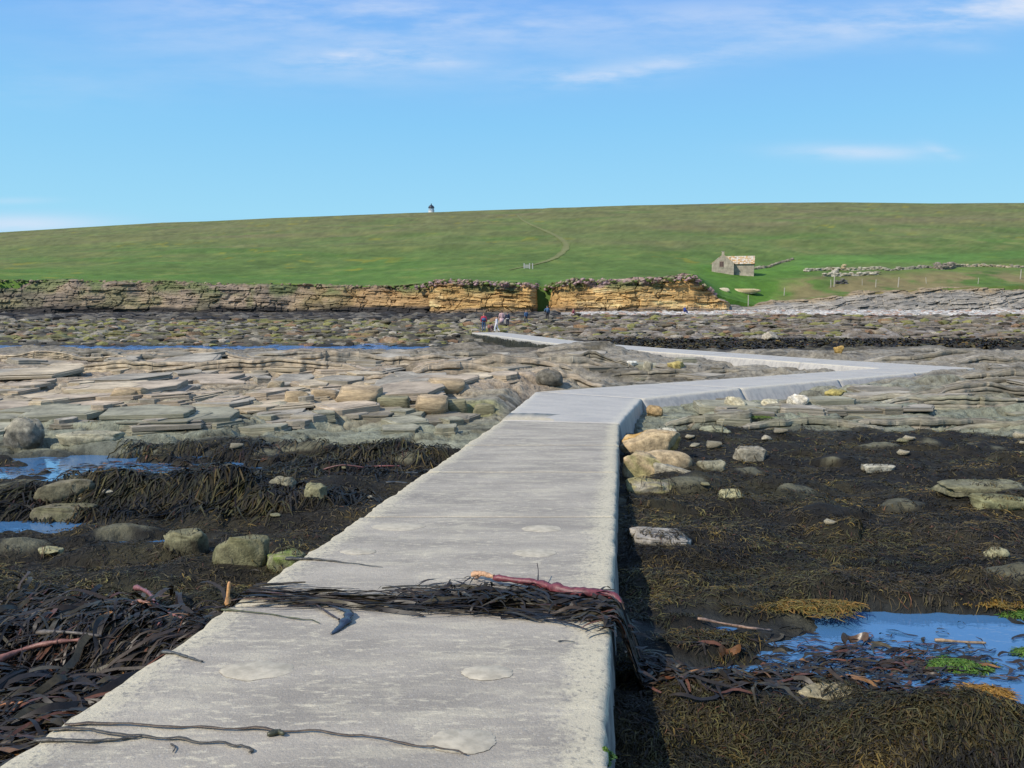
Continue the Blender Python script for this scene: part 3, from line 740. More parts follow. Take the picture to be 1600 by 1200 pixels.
# ------------------------------------------------------------------ rocks
M_ledge = attr_mat('bedded ledge rock', 0.85, 4.0, .34, .6, .03, 9.0, .3, stretch=(.6, .6, 2.2))
_ico = {}
def ico(n):
    if n not in _ico:
        b = bmesh.new(); bmesh.ops.create_icosphere(b, subdivisions=n, radius=1)
        _ico[n] = (np.array([v_.co[:] for v_ in b.verts]), np.array([[v_.index for v_ in f.verts] for f in b.faces])); b.free()
    return _ico[n]
def rock_mesh(name, dims, seed, box=.5, sub=4, colour=(.25, .23, .18), colour2=None, strata=0.0, rough=.16, weed_low=0.0, top2=None, mat=None):
    """dims: full width, depth, height; origin at the base centre"""
    v0, f = ico(sub); v_ = np.sign(v0) * np.abs(v0) ** box
    v_ = v_ / np.abs(v_).max()
    x, y, z = v_[:, 0], v_[:, 1], v_[:, 2]
    if box < .75:
        rf = np.random.default_rng(seed + 900)
        for _ in range(11):
            nv_ = rf.normal(0, 1, 3); nv_[2] *= .8; nv_ /= np.linalg.norm(nv_); d_ = rf.uniform(.66, .98) * (1.0 + .35 * (box < .45))
            v_ = v_ - np.maximum(0, v_ @ nv_ - d_)[:, None] * nv_
        x, y, z = v_[:, 0], v_[:, 1], v_[:, 2]
    n = fbm(x * 1.3 + z * .9 + seed * 3.1, y * 1.3 - z * .7 + seed, 201, 4)
    n2 = fbm(x * 4 + z * 2.2 + seed, y * 4 + z * 2.9, 202, 3)
    p = v_ * (1 + rough * n + rough * .25 * n2)[:, None]
    if strata:
        zz = z * 4.5 + .6 * x + .3 * n
        p[:, :2] *= (1 - strata * (1 - ss(.0, .22, np.abs(zz - np.round(zz)))))[:, None]
    p = p * np.array(dims) / 2; p[:, 2] += dims[2] * .38
    c = np.tile(np.array(colour, float), (len(p), 1))
    if colour2 is not None: c = c + (np.array(colour2) - c) * ss(-.3, .4, n + .5 * n2)[:, None]
    if top2 is not None: c = c + (np.array(top2) - c) * ss(.1, .6, z + .4 * n2)[:, None]
    if weed_low: c = c + (np.array((.035, .032, .02)) - c) * (ss(weed_low + .25, weed_low - .15, z + .5 * n) if False else (1 - ss(weed_low - .2, weed_low + .2, z + .6 * n)))[:, None]
    c = c * (1 + .26 * n2 + .12 * fbm(x * 9 + seed, y * 9 + z * 5, 203, 3))[:, None] * np.array((1.03, .97, .86))
    me = np_mesh(name, p, [f], smooth=True, col=np.clip(c, .01, .65)); me.materials.append(mat or M_rock)
    return me
ROCKS = []
GREY, OLIVE, GREEN, WHITE, TANR, OCH = (.255, .245, .205), (.25, .235, .12), (.17, .185, .095), (.55, .54, .46), (.36, .29, .19), (.36, .235, .085)
def rock(px, py, wpx, hpx, label, colour, name='boulder', dep=.7, y=None, box=.55, rz=0, tilt=(0, 0), **k):
    """py: row of the rock's foot as seen"""
    p = hit(px, py) if y is None else at_y(px, py, y)
    s_ = p[1] / F_PX; W, H = wpx * s_, hpx * s_ * 1.0
    me = rock_mesh(name, (W, W * dep, H * 1.25), int(px * 7 + py) % 97, box, k.pop('sub', 4), colour, **k)
    o = link(bpy.data.objects.new(name, me)); o.location = (p[0], p[1] + W * dep * .35, p[2] - H * (.20 if p[1] < 15 and px not in (1022, 1040, 1004, 1052) else .04))
    o.rotation_euler = (tilt[0], tilt[1], rz); props(o, label, 'rock')
    top_ = max(v_.co.z for v_ in me.vertices) + o.location.z
    ROCKS.append((p[0], p[1] + W * dep * .35, W * .5, W * dep * .5, top_, px not in (1022, 1040, 1004, 1052, 1152, 1252, 1206, 1308))); return o
rock(1022, 712, 100, 36, 'long ochre boulder with an orange end, wedged beside the causeway at the bend', OCH, colour2=TANR, dep=.45, y=13.9, box=.62, rz=-.06, strata=.03)
rock(1040, 738, 88, 30, 'smooth tan rounded boulder between the orange-ended one and the olive wedge', TANR, dep=.5, y=12.55, box=.8, rough=.09)
rock(1004, 756, 84, 42, 'olive tan wedge-shaped boulder leaning on the causeway wall', OLIVE, colour2=TANR, dep=.5, y=11.9, box=.6, rz=-.25, tilt=(0, .16))
rock(1052, 752, 64, 22, 'narrow grey slab lying on the right end of the olive boulder', GREY, dep=.35, y=11.75, box=.4, rz=-.35, tilt=(0, .18))
rock(1036, 682, 44, 10, 'small whitish stone behind the orange-ended boulder', WHITE, dep=.5)
rock(1020, 770, 78, 20, 'grey-green rock poking from the weed below the olive boulder', GREY, colour2=OLIVE, dep=.5)
rock(1174, 722, 50, 24, 'square grey block standing alone in the weed right of the causeway', GREY, dep=.6, box=.4)
rock(1112, 735, 46, 16, 'low grey-green rock in the weed left of the square grey block', (.22, .22, .17), dep=.7)
rock(1118, 676, 46, 10, 'flat greenish stone on the edge of the grey bedrock', (.24, .25, .18), dep=.6, box=.45)
rock(1376, 738, 46, 12, 'pale flat-topped block in the weed at right', (.32, .32, .28), dep=.6, box=.4)
rock(1038, 852, 96, 15, 'broad pale shelf-like slab lying in the weed beside the causeway', (.16, .155, .13), dep=.75, box=.36, strata=.08, top2=(.27, .26, .245), tilt=(.05, .04))
rock(1152, 640, 30, 18, 'pale cream boulder at the foot of the sloping causeway wall', (.40, .38, .29), dep=.8, rough=.3)
rock(1252, 638, 34, 18, 'bright white boulder at the foot of the sloping causeway wall', (.52, .50, .45), dep=.8, rough=.3)
rock(1206, 634, 28, 9, 'low cream stone between the cream and the white boulder', (.45, .43, .33), dep=.8)
rock(1308, 622, 36, 9, 'lichen-yellow stone under the causeway wall near its far corner', (.33, .29, .11), dep=.7)
rock(1302, 1098, 120, 17, 'pale-topped boulder smothered in weed beside the right-hand pool', (.27, .245, .165), dep=.45, box=.6, weed_low=.35)
rock(1545, 776, 130, 16, 'long low green-grey ledge in the weed at the right edge', (.21, .21, .155), colour2=(.14, .14, .09), dep=.5, box=.36, name='rock_ledge')
rock(1575, 796, 90, 20, 'green-grey stone in front of the long low ledge', (.18, .19, .11), colour2=(.13, .13, .075), dep=.5, box=.4)
rock(1562, 872, 34, 16, 'little round lichen-grey stone in the weed near the right edge', (.30, .30, .20), dep=.8)
rock(1142, 778, 44, 14, 'pale olive stone sunk in the weed in mid reef', (.31, .31, .20), dep=.6)
rock(1022, 650, 26, 14, 'rusty stone tucked under the bend of the causeway', (.3, .22, .12), dep=.8)
rock(98, 780, 92, 28, 'large grey wedge-topped boulder beside the blue pool on the left', (.18, .165, .12), colour2=(.12, .115, .08), dep=.55, box=.5, tilt=(0, -.10))
rock(92, 815, 96, 24, 'split grey block below the wedge-topped boulder', (.16, .15, .11), colour2=(.10, .10, .06), dep=.5, box=.36, strata=.05)
rock(375, 880, 84, 44, 'square-cut green rock draped with weed, left of the causeway', (.155, .155, .095), colour2=(.105, .11, .06), dep=.5, box=.34, weed_low=.0)
rock(285, 865, 64, 36, 'smaller green-grey rock half hidden by hanging weed', (.15, .15, .095), dep=.6, box=.36, weed_low=.1)
rock(445, 892, 60, 32, 'mossy green ledge stone against the causeway edge', (.22, .23, .15), colour2=(.12, .17, .04), dep=.6, box=.38)
rock(492, 780, 32, 24, 'upright pale green stone in the weed near the causeway', (.19, .19, .12), dep=.7, box=.4)
rock(440, 766, 40, 20, 'grey flat stone above the hanging weed', (.19, .185, .135), dep=.7, box=.4)
rock(28, 700, 62, 44, 'dark rounded boulder with pale cap at the left edge', (.13, .13, .12), dep=.8, box=.8, top2=(.24, .23, .19))
rock(135, 692, 90, 16, 'flat pale slab between the dark boulder and the reef', (.29, .28, .21), dep=.6, box=.4)
rock(70, 870, 40, 12, 'small olive stone in the weed left of the pools', (.26, .26, .16), dep=.7)
rock(670, 925, 10, 4, 'limpet-sized chip of stone on the causeway', (.3, .3, .28), y=None) if False else None

# bedrock blocks standing proud along the broken edge of the left-hand reef (parts of the foreshore)
def blocks():
    protos = [rock_mesh('rock_block', (1, 1, 1), 300 + k, .26 + .04 * (k % 3), 3, [(.33, .265, .18), (.29, .245, .175), (.235, .215, .165), (.185, .18, .12)][k % 4], strata=.03, rough=.07, mat=M_ledge) for k in range(12)]
    def put(px, py, wpx, hpx, k, dep=.8, rz=0.0):
        p = hit(px, py, 9, 110); s_ = p[1] / F_PX
        if deck_dist(np.array([p[0]]), np.array([p[1]]))[0][0] < .45: return
        o = link(bpy.data.objects.new('rock_block', protos[k % 12]), FORE)
        o.location = (p[0], p[1] + wpx * s_ * dep * .3, p[2] - .25 * hpx * s_)
        o.scale = (wpx * s_, wpx * s_ * dep, hpx * s_ * 1.45); o.rotation_euler = (rng.normal(0, .03), rng.normal(.02, .04), rz + rng.normal(0, .15))
    for a in ((556, 633, 70, 26, 0), (505, 632, 46, 22, 4), (462, 632, 40, 20, 8), (610, 640, 60, 20, 3), (672, 643, 52, 22, 0), (712, 643, 34, 18, 3), (757, 646, 36, 15, 7),
              (695, 612, 60, 18, 0), (215, 622, 26, 16, 4), (190, 622, 40, 14, 0), (430, 608, 24, 12, 1)):
        put(*a)
    for k in range(0):
        left = k % 3 != 0
        px = rng.uniform(-40, 760) if left else rng.uniform(1050, 1640)
        py = rng.uniform(560, 662) if left else rng.uniform(566, 640)
        put(px, py, rng.uniform(14, 40) * (py / 600) ** 2, rng.uniform(4, 9), int(rng.integers(12)) if left else int(rng.choice([2, 3, 6, 7, 10, 11])), rng.uniform(.5, .9), rng.normal(0, .4))
blocks()

# broken flagstone ledges: real bedded faces with overhangs, one part of the foreshore each
def ledge(px, py, wpx, hpx, seed, c0, c1, depth=1.6, tilt=0.0, rz=0.0, lay=None, far=False, nu=None):
    p = hit(px, py, 9, 140); s_ = p[1] / F_PX; W, H = wpx * s_, hpx * s_
    r_ = np.random.default_rng(seed)
    nu = nu or int(np.clip(wpx * .75, 30, 240)); lay = lay or max(2, int(round(H / (r_.choice([.065, .085, .11, .15]) if not far else .25)))); nf = lay * 4
    u = np.linspace(-.5, .5, nu) * W
    env = np.clip(1 - np.abs(u / W * 2) ** 3.2, 0, 1) ** .6
    wig = .20 * fbm(u / 1.3, u * 0, seed, 4) + .5 * W * .06 * fbm(u / W * 3, u * 0, seed + 1, 2)
    jl = r_.uniform(.7, 2.2) * (2.2 if far else 1); cell = np.floor(u / jl + .35 * fbm(u / 2, u * 0, seed + 2, 2))
    notch = (_hash(cell, cell * 0, seed + 3) - .5) * (.22 * (2.6 if far else 1)) * (_hash(cell, cell * 0 + 1, seed + 33) > .55)
    front = wig + notch
    hloc = H * (.72 + .18 * _hash(np.floor(u / jl / 2.7), u * 0, seed + 4) + .40 * fbm(u / W * 4, u * 0, seed + 5, 3)) * env
    gz = foreshore(p[0] + u * math.cos(rz), p[1] + u * math.sin(rz) + front)
    kw = max(3, int(1.8 * (2 if far else 1) / (W / nu)) | 1)
    gz = np.convolve(np.pad(gz, kw // 2, 'edge'), np.ones(kw) / kw, 'valid')[:nu]
    rows = []; cols = []
    lk = np.linspace(0, lay - 1e-4, nf)
    cz = (np.array(c0), np.array(c1))
    for v_ in lk:
        k = int(v_); f = v_ - k
        k_ = np.full(nu, float(k))
        o_ = (_hash(np.floor(u / (jl * .8) + 3.7 * k), k_, seed + 6) - .5) * .07 * (3.5 if far else 1) + .03 * fbm(u / .4, k_ * 3, seed + 7, 3)
        lip = .045 if (f > .80 or (f < .06 and k > 0)) else -.012 * math.sin(math.pi * f)           # square bed, recessed parting
        lip = lip * (2.2 if far else 1)
        hz = (v_ / lay)
        rows.append(np.stack([u, front + o_ + lip + hz * .10 * H, gz - .12 + (hloc + .12) * hz], -1))
        tone = .82 + .36 * _hash(k_, np.floor(u / (jl * 2.3)), seed + 8)
        t = np.clip(.5 + .9 * fbm(u / 1.7, k_ * .8, seed + 9, 3), 0, 1)[:, None]
        c = (cz[0] + (cz[1] - cz[0]) * t) * tone[:, None]
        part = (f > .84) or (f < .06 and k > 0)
        if part: c = c * .45 + np.array((.03, .025, .017))  # parting colour darkened: undercut shadow line plus algae stain
        low = (1 - ss(.0, .35, hz + .25 * fbm(u / .8, k_, seed + 10, 2)))[:, None] * .45
        cols.append(c + (np.array((.13, .135, .075)) - c) * low)
    yf, zf_ = rows[-1][:, 1], rows[-1][:, 2]
    nb = 12
    for j in range(1, nb + 1):
        q = j / nb; dy = depth * q ** 1.3
        yy = yf + dy
        zt = zf_ - q * q * (hloc * .9 + .25) + .05 * fbm(u / .9, yy / .6, seed + 11, 4) * (q > .05)
        zt = lerp(zt, np.floor(zt / .05) * .05, .45)
        rows.append(np.stack([u, yy, zt], -1))
        t = np.clip(.55 + .9 * fbm(u / 1.2, yy / .7, seed + 12, 4), 0, 1)[:, None]
        c = (cz[0] + (cz[1] - cz[0]) * t) * 1.08
        c = c * (1 + .2 * (_hash(np.floor(u / jl), np.full(nu, j // 3), seed + 13) - .5))[:, None]
        cols.append(c)
    P = np.stack(rows, 0); P[..., 2] += tilt * P[..., 0] * 0
    ca, sa = math.cos(rz), math.sin(rz)
    x = P[..., 0] * ca - P[..., 1] * sa; y = P[..., 0] * sa + P[..., 1] * ca
    P = np.stack([x + p[0], y + p[1], P[..., 2]], -1)
    dd, zc = deck_dist(P[..., 0], P[..., 1]); P[..., 2] = np.where(dd < .35, np.minimum(P[..., 2], zc - .25), P[..., 2])
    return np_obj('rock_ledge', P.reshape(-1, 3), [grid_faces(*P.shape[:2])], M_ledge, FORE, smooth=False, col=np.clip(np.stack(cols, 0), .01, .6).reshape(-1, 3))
PINK, TAN2, GRY2, GRN2, DRK2 = (.345, .28, .20), (.395, .325, .22), (.27, .24, .185), (.225, .212, .148), (.18, .158, .115)
def slab_proto(seed):
    """joint-bounded flagstone, unit size, several beds thick, sharp edged"""
    r_ = np.random.default_rng(seed)
    n = int(r_.integers(5, 8)); a = np.sort((np.arange(n) + r_.uniform(-.32, .32, n)) / n * 2 * math.pi)
    o = np.stack([np.cos(a), np.sin(a)], -1); o = np.sign(o) * np.abs(o) ** .55 * .5
    pts = []
    for i in range(n):                                   # break each side with small offsets
        A, B = o[i], o[(i + 1) % n]
        for t in (0, .33, .66): pts.append(A + (B - A) * t + (r_.normal(0, .016, 2) if t else 0))
    o = np.array(pts); m = len(o); nb = int(r_.integers(2, 5)); hs = np.sort(np.r_[0, r_.uniform(.12, .9, nb - 1), 1.0])
    V, F_, tone = [], [], []
    def ring(sc, z, tn, sh):
        k = len(V); q = o * sc + sh
        for j, p in enumerate(q): V.append((p[0], p[1], z + .03 * math.sin(p[0] * 7 + seed) * (z > .3))); tone.append(tn)
        return k
    prev = None
    for b in range(nb):
        sc = r_.uniform(.86, 1.04) - .045 * b; sh = r_.normal(0, .018, 2); tn = r_.uniform(.85, 1.1)
        k0 = ring(sc, hs[b] + .015, tn * .9, sh); k1 = ring(sc, hs[b + 1] - .05, tn, sh); k2 = ring(sc - .025, hs[b + 1] - .005, tn * 1.05, sh)
        for A, B in ((k0, k1), (k1, k2)):
            for j in range(m): F_.append((A + j, A + (j + 1) % m, B + (j + 1) % m, B + j))
        if prev is not None:
            for j in range(m): F_.append((prev + j, prev + (j + 1) % m, k0 + (j + 1) % m, k0 + j))
        prev = k2
    c = len(V); V.append((0, 0, 1.02)); tone.append(1.08)
    tri = [(prev + j, prev + (j + 1) % m, c) for j in range(m)]
    return np.array(V), np.array(F_), np.array(tri), np.array(tone)
SLAB_PROTOS = {}
def reef_slab(px, py, wpx, hpx, colour, dep, seed, rz):
    p = hit(px, py, 9, 110); s_ = p[1] / F_PX; key = (seed % 9, colour)
    if deck_dist(np.array([p[0]]), np.array([p[1]]))[0][0] < wpx * s_ * .7 + .5: return
    if any(pool_rho(p[0], p[1], q) < 1.3 for q in POOLS): return
    if key not in SLAB_PROTOS:
        V, Q, T, tn = slab_proto(seed % 9 + 40); n = fbm(V[:, 0] * 3 + seed, V[:, 1] * 3, 601, 3)
        me = np_mesh('rock_slab', V, [Q, T], smooth=False, col=np.clip(np.array(colour) * (tn * (1 + .18 * n))[:, None], .01, .6)); me.materials.append(M_ledge); SLAB_PROTOS[key] = me
    o = link(bpy.data.objects.new('rock_slab', SLAB_PROTOS[key]), FORE)
    H = hpx * s_; o.location = (p[0], p[1] + wpx * s_ * dep * .35, p[2] - H * .52)
    o.scale = (wpx * s_, wpx * s_ * dep, H * 1.22)
    o.rotation_euler = (.03 + .05 * vn(np.array(p[0] / 5), np.array(p[1] / 5), 611), .06 * float(vn(np.array(p[0] / 6), np.array(p[1] / 5), 612)), rz)
def reef():
    for k in range(215):
        py = 556 + 122 * rng.random() ** 1.1; px = rng.uniform(-60, 790); g = (py - 500) / 110
        col = (PINK, TAN2, TAN2, PINK, GRY2)[int(rng.integers(5))] if 566 < py < 645 else (GRN2, GRY2, GRN2, DRK2)[int(rng.integers(4))] if py >= 645 else (GRY2, DRK2, PINK, GRY2)[int(rng.integers(4))]
        reef_slab(px, py, (rng.uniform(26, 70) if rng.random() < .5 else rng.uniform(70, 150)) * (.55 + .45 * g), rng.uniform(5, 17) * (.42 + .5 * g) * .72, col, rng.uniform(.7, 1.7), int(rng.integers(1000)), rng.normal(0, .35))
    for k in range(80):
        py = 556 + 108 * rng.random(); px = rng.uniform(1060, 1660) if py > 590 else rng.uniform(870, 1660); g = (py - 500) / 110
        if py < 608 and 1180 < px < 1540: continue
        reef_slab(px, py, rng.uniform(34, 110) * (.55 + .45 * g), rng.uniform(4, 11) * (.5 + .5 * g), (GRN2, GRY2, GRY2, DRK2)[int(rng.integers(4))], rng.uniform(.5, 1.0), int(rng.integers(1000)), rng.normal(.05, .25))
reef()
for k, (px, py, wp, hp, c0, c1, dp) in enumerate((
    (60, 565, 330, 18, PINK, TAN2, 2.2), (235, 580, 300, 22, PINK, TAN2, 2.0), (30, 592, 240, 20, PINK, TAN2, 1.6), (400, 583, 330, 22, PINK, TAN2, 2.0), (560, 575, 300, 20, GRY2, PINK, 2.2),
    (690, 590, 260, 22, PINK, TAN2, 1.8), (170, 606, 300, 18, TAN2, PINK, 1.4), (350, 606, 280, 20, PINK, TAN2, 1.4), (520, 602, 240, 18, PINK, TAN2, 1.4), (770, 575, 230, 16, GRY2, PINK, 2.2),
    (640, 622, 260, 24, TAN2, PINK, 1.2), (460, 626, 240, 22, TAN2, PINK, 1.1), (250, 630, 280, 18, TAN2, GRY2, 1.2), (70, 625, 260, 18, TAN2, PINK, 1.2), (130, 650, 300, 18, GRY2, GRN2, 1.1),
    (340, 655, 280, 18, GRN2, GRY2, 1.1), (560, 652, 300, 20, GRN2, GRY2, 1.0), (690, 662, 190, 20, GRN2, GRY2, .9), (210, 675, 260, 16, GRN2, GRY2, .8), (440, 676, 240, 14, GRN2, GRY2, .8), (60, 678, 160, 20, GRY2, GRN2, .8),
    (600, 680, 170, 12, GRN2, GRY2, .7), (120, 553, 300, 12, DRK2, GRY2, 2.4), (330, 557, 280, 12, GRY2, PINK, 2.4), (520, 556, 260, 12, GRY2, DRK2, 2.4), (680, 558, 250, 13, DRK2, GRY2, 2.4), (-40, 612, 200, 18, PINK, TAN2, 1.4),
    # inside the bend and right-hand reef
    (890, 592, 150, 18, GRY2, PINK, 1.4), (925, 568, 130, 18, GRY2, DRK2, 1.6), (1030, 590, 150, 10, GRY2, DRK2, .8), (870, 570, 130, 16, GRY2, PINK, 1.8), (1130, 584, 110, 6, DRK2, GRY2, .5),
    (1150, 655, 230, 14, GRN2, GRY2, 1.0), (1330, 648, 280, 16, GRN2, GRY2, 1.2), (1500, 640, 260, 18, GRN2, GRY2, 1.2), (1260, 668, 260, 12, GRN2, GRY2, .8), (1450, 668, 260, 14, GRN2, GRY2, .9), (1590, 660, 200, 16, GRY2, GRN2, .9),
    (1420, 622, 240, 16, GRY2, GRN2, 1.4), (1560, 615, 220, 18, GRY2, DRK2, 1.6), (1560, 600, 170, 8, GRY2, DRK2, 1.2), (1600, 588, 200, 16, GRY2, DRK2, 2.0), (1580, 566, 200, 16, DRK2, GRY2, 2.2), (1440, 560, 180, 8, DRK2, GRY2, 2.0),
    (1290, 632, 180, 8, GRY2, GRN2, .9))):
    if px < 800 and py > 590: continue
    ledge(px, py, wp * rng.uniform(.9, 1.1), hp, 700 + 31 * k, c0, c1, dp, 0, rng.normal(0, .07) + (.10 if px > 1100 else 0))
BRN, RED = (.20, .168, .128), (.165, .125, .09)
for k in range(34):
    px = rng.uniform(860, 1650); py = rng.uniform(499, 533)
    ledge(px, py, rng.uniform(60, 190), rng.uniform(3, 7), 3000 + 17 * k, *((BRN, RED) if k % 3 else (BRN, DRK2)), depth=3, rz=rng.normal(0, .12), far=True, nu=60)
for k in range(26):
    px = rng.uniform(-50, 800); py = rng.uniform(504, 534)
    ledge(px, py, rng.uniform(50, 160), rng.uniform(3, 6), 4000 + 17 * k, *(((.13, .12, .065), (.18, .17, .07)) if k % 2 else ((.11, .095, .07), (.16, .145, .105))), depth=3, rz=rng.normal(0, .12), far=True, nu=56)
rock(1058, 578, 26, 13, 'yellow-lichened boulder inside the causeway bend', (.36, .31, .13), dep=.8)
rock(1012, 586, 18, 20, 'upright grey stone inside the causeway bend', (.27, .26, .21), dep=.8)
rock(985, 572, 22, 7, 'small white stone inside the causeway bend', (.6, .58, .54), dep=.8)
rock(860, 602, 44, 22, 'dark rounded boulder left of the causeway corner', (.12, .115, .10), dep=.8, box=.75)
rock(1205, 532, 24, 12, 'pale boulder above the dark weed bed beyond the causeway', (.34, .32, .28), dep=.8)
rock(1312, 553, 16, 11, 'orange-brown stone just beyond the causeway landing', (.36, .25, .09), dep=.8)

# boulders strewn over the far shore: individuals (largest), the rest as one rubble mass
def far_boulders():
    protos = [rock_mesh('far_boulder', (1, 1, 1), 400 + k, .36 + .05 * (k % 5), 2, c, rough=.30) for k, c in enumerate(
        [(.22, .19, .145), (.17, .15, .11), (.17, .16, .07), (.12, .105, .078), (.30, .27, .22), (.16, .15, .06), (.20, .135, .08), (.14, .125, .095)])]
    made = 0
    while made < 90:
        px, py = rng.uniform(-60, 1660), rng.uniform(494, 536)
        if px > 900 and py > 528: continue
        p = hit(px, py, 60, 140)
        if deck_dist(np.array([p[0]]), np.array([p[1]]))[0][0] < .8 or p[1] < 62: continue
        left = px < 800
        W = rng.uniform(.5, 1.5)
        o = link(bpy.data.objects.new('far_boulder', protos[int(rng.choice([0, 1, 2, 3, 5, 7, 2, 5] if left else [0, 1, 3, 4, 6, 7])) ]))
        o.location = (p[0], p[1], p[2] - .12); o.scale = (W, W * rng.uniform(.5, .8), W * rng.uniform(.25, .45)); o.rotation_euler = (0, 0, rng.uniform(-.5, .5))
        props(o, 'weathered boulder among the weedy rubble on the shore left of the walkers' if left else 'brown-grey boulder in the rubble between the causeway and the shingle beach', 'rock',
              'boulders on the far shore, left' if left else 'boulders on the far shore, right')
        made += 1
far_boulders()
def scatter_stones(name, label, N, gen, colours, sub=1, kind='stuff', box=.8, mat=None, rough=.3):
    iv, fc = ico(sub); V, F_, C_ = [], [], []
    for k in range(N):
        g = gen()
        if g is None: continue
        p, s_ = g
        q = np.sign(iv) * np.abs(iv) ** box * (1 + rng.uniform(-rough, rough, (len(iv), 1)))
        a = rng.uniform(-.6, .6); ca, sa = math.cos(a), math.sin(a)
        q = q * s_; q = np.column_stack([q[:, 0] * ca - q[:, 1] * sa, q[:, 0] * sa + q[:, 1] * ca, q[:, 2]]) + p
        F_.append(fc + len(iv) * len(V)); V.append(q); C_.append(np.tile(np.array(colours[int(rng.integers(len(colours)))]) * rng.uniform(.75, 1.2), (len(iv), 1)))
    o = np_obj(name, np.concatenate(V), [np.concatenate(F_)], mat or M_rock, smooth=False, col=np.concatenate(C_))
    return props(o, label, name.split('_')[-1], kind=kind)
def batch_ground(N, xfun, yfun):
    y = yfun(N); x = xfun(y); return x, y, foreshore(x, y)
_q = {}
def dark_gen():
    if 'dk' not in _q:
        y = rng.uniform(103, 136, 1500); x = rng.uniform(-.68, .05, 1500) * y; _q['dk'] = iter(np.column_stack([x, y, foreshore(x, y)]))
    p = next(_q['dk'], None)
    if p is None: return None
    W = rng.uniform(.3, 1.3); return p, np.array((W, W * .6, W * rng.uniform(.25, .5)))
def far_gen():
    if 'far' not in _q:
        y = np.where(rng.random(4200) < .5, rng.uniform(61, 104, 4200), rng.uniform(61, 122, 4200)); x = rng.uniform(-.66, .66, 4200) * y; z = foreshore(x, y); dd = deck_dist(x, y)[0]
        keep = (dd > .6) & (z > -2.98) & ((y < 104) | (x > -2)); _q['far'] = iter(np.column_stack([x, y, z])[keep])
    p = next(_q['far'], None)
    if p is None: return None
    W = rng.uniform(.15, .75) * (p[1] / 90)
    return p, np.array((W, W * .6, W * rng.uniform(.22, .5)))
scatter_stones('shore_rubble', 'weedy broken rubble covering the shore beyond the channel', 4000, far_gen,
               [(.20, .175, .13), (.14, .125, .09), (.19, .18, .065), (.09, .08, .058), (.17, .165, .055), (.05, .043, .032), (.27, .24, .19), (.19, .12, .07)])
scatter_stones('dark_rubble', 'black weedy rubble along the foot of the brown cliff', 1500, dark_gen, [(.03, .028, .026), (.045, .04, .034), (.025, .024, .024), (.08, .07, .055), (.12, .11, .09)])
def shingle_gen():
    if 'sh' not in _q:
        px = rng.uniform(900, 1640, 2600); y = rng.uniform(122, 146, 2600); x = (px - 800) / F_PX * y; z = foreshore(x, y)
        _q['sh'] = iter(np.column_stack([x, y, z]))
    p = next(_q['sh'], None)
    if p is None: return None
    W = rng.uniform(.12, .42); return p, np.array((W * 1.4, W, W * .5))
scatter_stones('beach_shingle', 'pale shingle beach at the foot of the grey rock slope', 2500, shingle_gen, [(.44, .42, .38), (.36, .34, .31), (.50, .48, .44), (.30, .28, .25), (.33, .22, .16)])

# ------------------------------------------------------------------ seaweed
def ribbons(name, root, ang, L, W, nseg, lift, bend, col, mat, roll=None, droop=None, zfun=foreshore, wave=0.0, tip=None, parent=None, clear=.004, make=True):
    """flat fronds lying over the ground: N roots (x,y), heading, length, width; colour per frond"""
    N = len(root); t = np.linspace(0, 1, nseg + 1)
    A = ang[:, None] + bend[:, None] * (t - .2)[None] + (wave * np.sin(t[None] * rng.uniform(4, 11, (N, 1)) + rng.uniform(0, 6, (N, 1))) if np.any(wave) else 0)
    st = (L / nseg)[:, None]
    dx = np.concatenate([np.zeros((N, 1)), np.cumsum(np.cos(A[:, :-1]) * st, 1)], 1); dy = np.concatenate([np.zeros((N, 1)), np.cumsum(np.sin(A[:, :-1]) * st, 1)], 1)
    X = root[:, :1] + dx; Y = root[:, 1:2] + dy
    Z = zfun(X, Y)
    Z = np.maximum(Z, Z[:, :1] - L[:, None] * .9) + clear
    Z = Z + lift[:, None] * (np.sin(np.pi * np.clip(t * .85 + .1, 0, 1))[None] * .7 + .5 * np.abs(np.sin(t[None] * rng.uniform(2, 6, (N, 1)) + rng.uniform(0, 6, (N, 1)))) * (t > 0)[None])
    if roll is None: roll = rng.normal(0, .5, N)
    prof = np.sin(np.pi * np.clip(.12 + .80 * t, 0, 1)) ** .7 if tip is None else tip(t)
    hw = W[:, None] * prof[None] * .5
    rl = roll[:, None] * .7 + .35 * np.sin(t[None] * 5 + rng.uniform(0, 6, (N, 1)))
    nx, ny = -np.sin(A), np.cos(A)
    ox, oy, oz = nx * hw * np.cos(rl), ny * hw * np.cos(rl), hw * np.sin(rl)
    V = np.stack([np.stack([X - ox, Y - oy, Z - oz + np.abs(oz) * .6], -1), np.stack([X + ox, Y + oy, Z + oz + np.abs(oz) * .6], -1)], 2)     # N, nseg+1, 2, 3
    idx = np.arange(N * (nseg + 1) * 2).reshape(N, nseg + 1, 2)
    F_ = np.stack([idx[:, :-1, 0], idx[:, 1:, 0], idx[:, 1:, 1], idx[:, :-1, 1]], -1).reshape(-1, 4)
    cc = np.repeat(col[:, None], (nseg + 1) * 2, 1).reshape(-1, 3)
    tt = np.tile(np.repeat(t, 2), N)[:, None]; cc = cc * (.85 + .35 * tt)
    if not make: return V.reshape(-1, 3), F_, cc
    return np_obj(name, V.reshape(-1, 3), [F_], mat, parent, smooth=True, col=np.clip(cc, .003, .6))
def over_rocks(X, Y):
    Z = foreshore(X, Y)
    for rx, ry, a, b, tp, dr in ROCKS:
        if not dr: continue
        r2 = ((X - rx) / (a * 1.02)) ** 2 + ((Y - ry) / (b * 1.02)) ** 2
        Z = np.where(r2 < 1, np.maximum(Z, tp + .012 - (tp - Z) * np.clip(r2, 0, 1) ** 2.2), Z)
    return Z
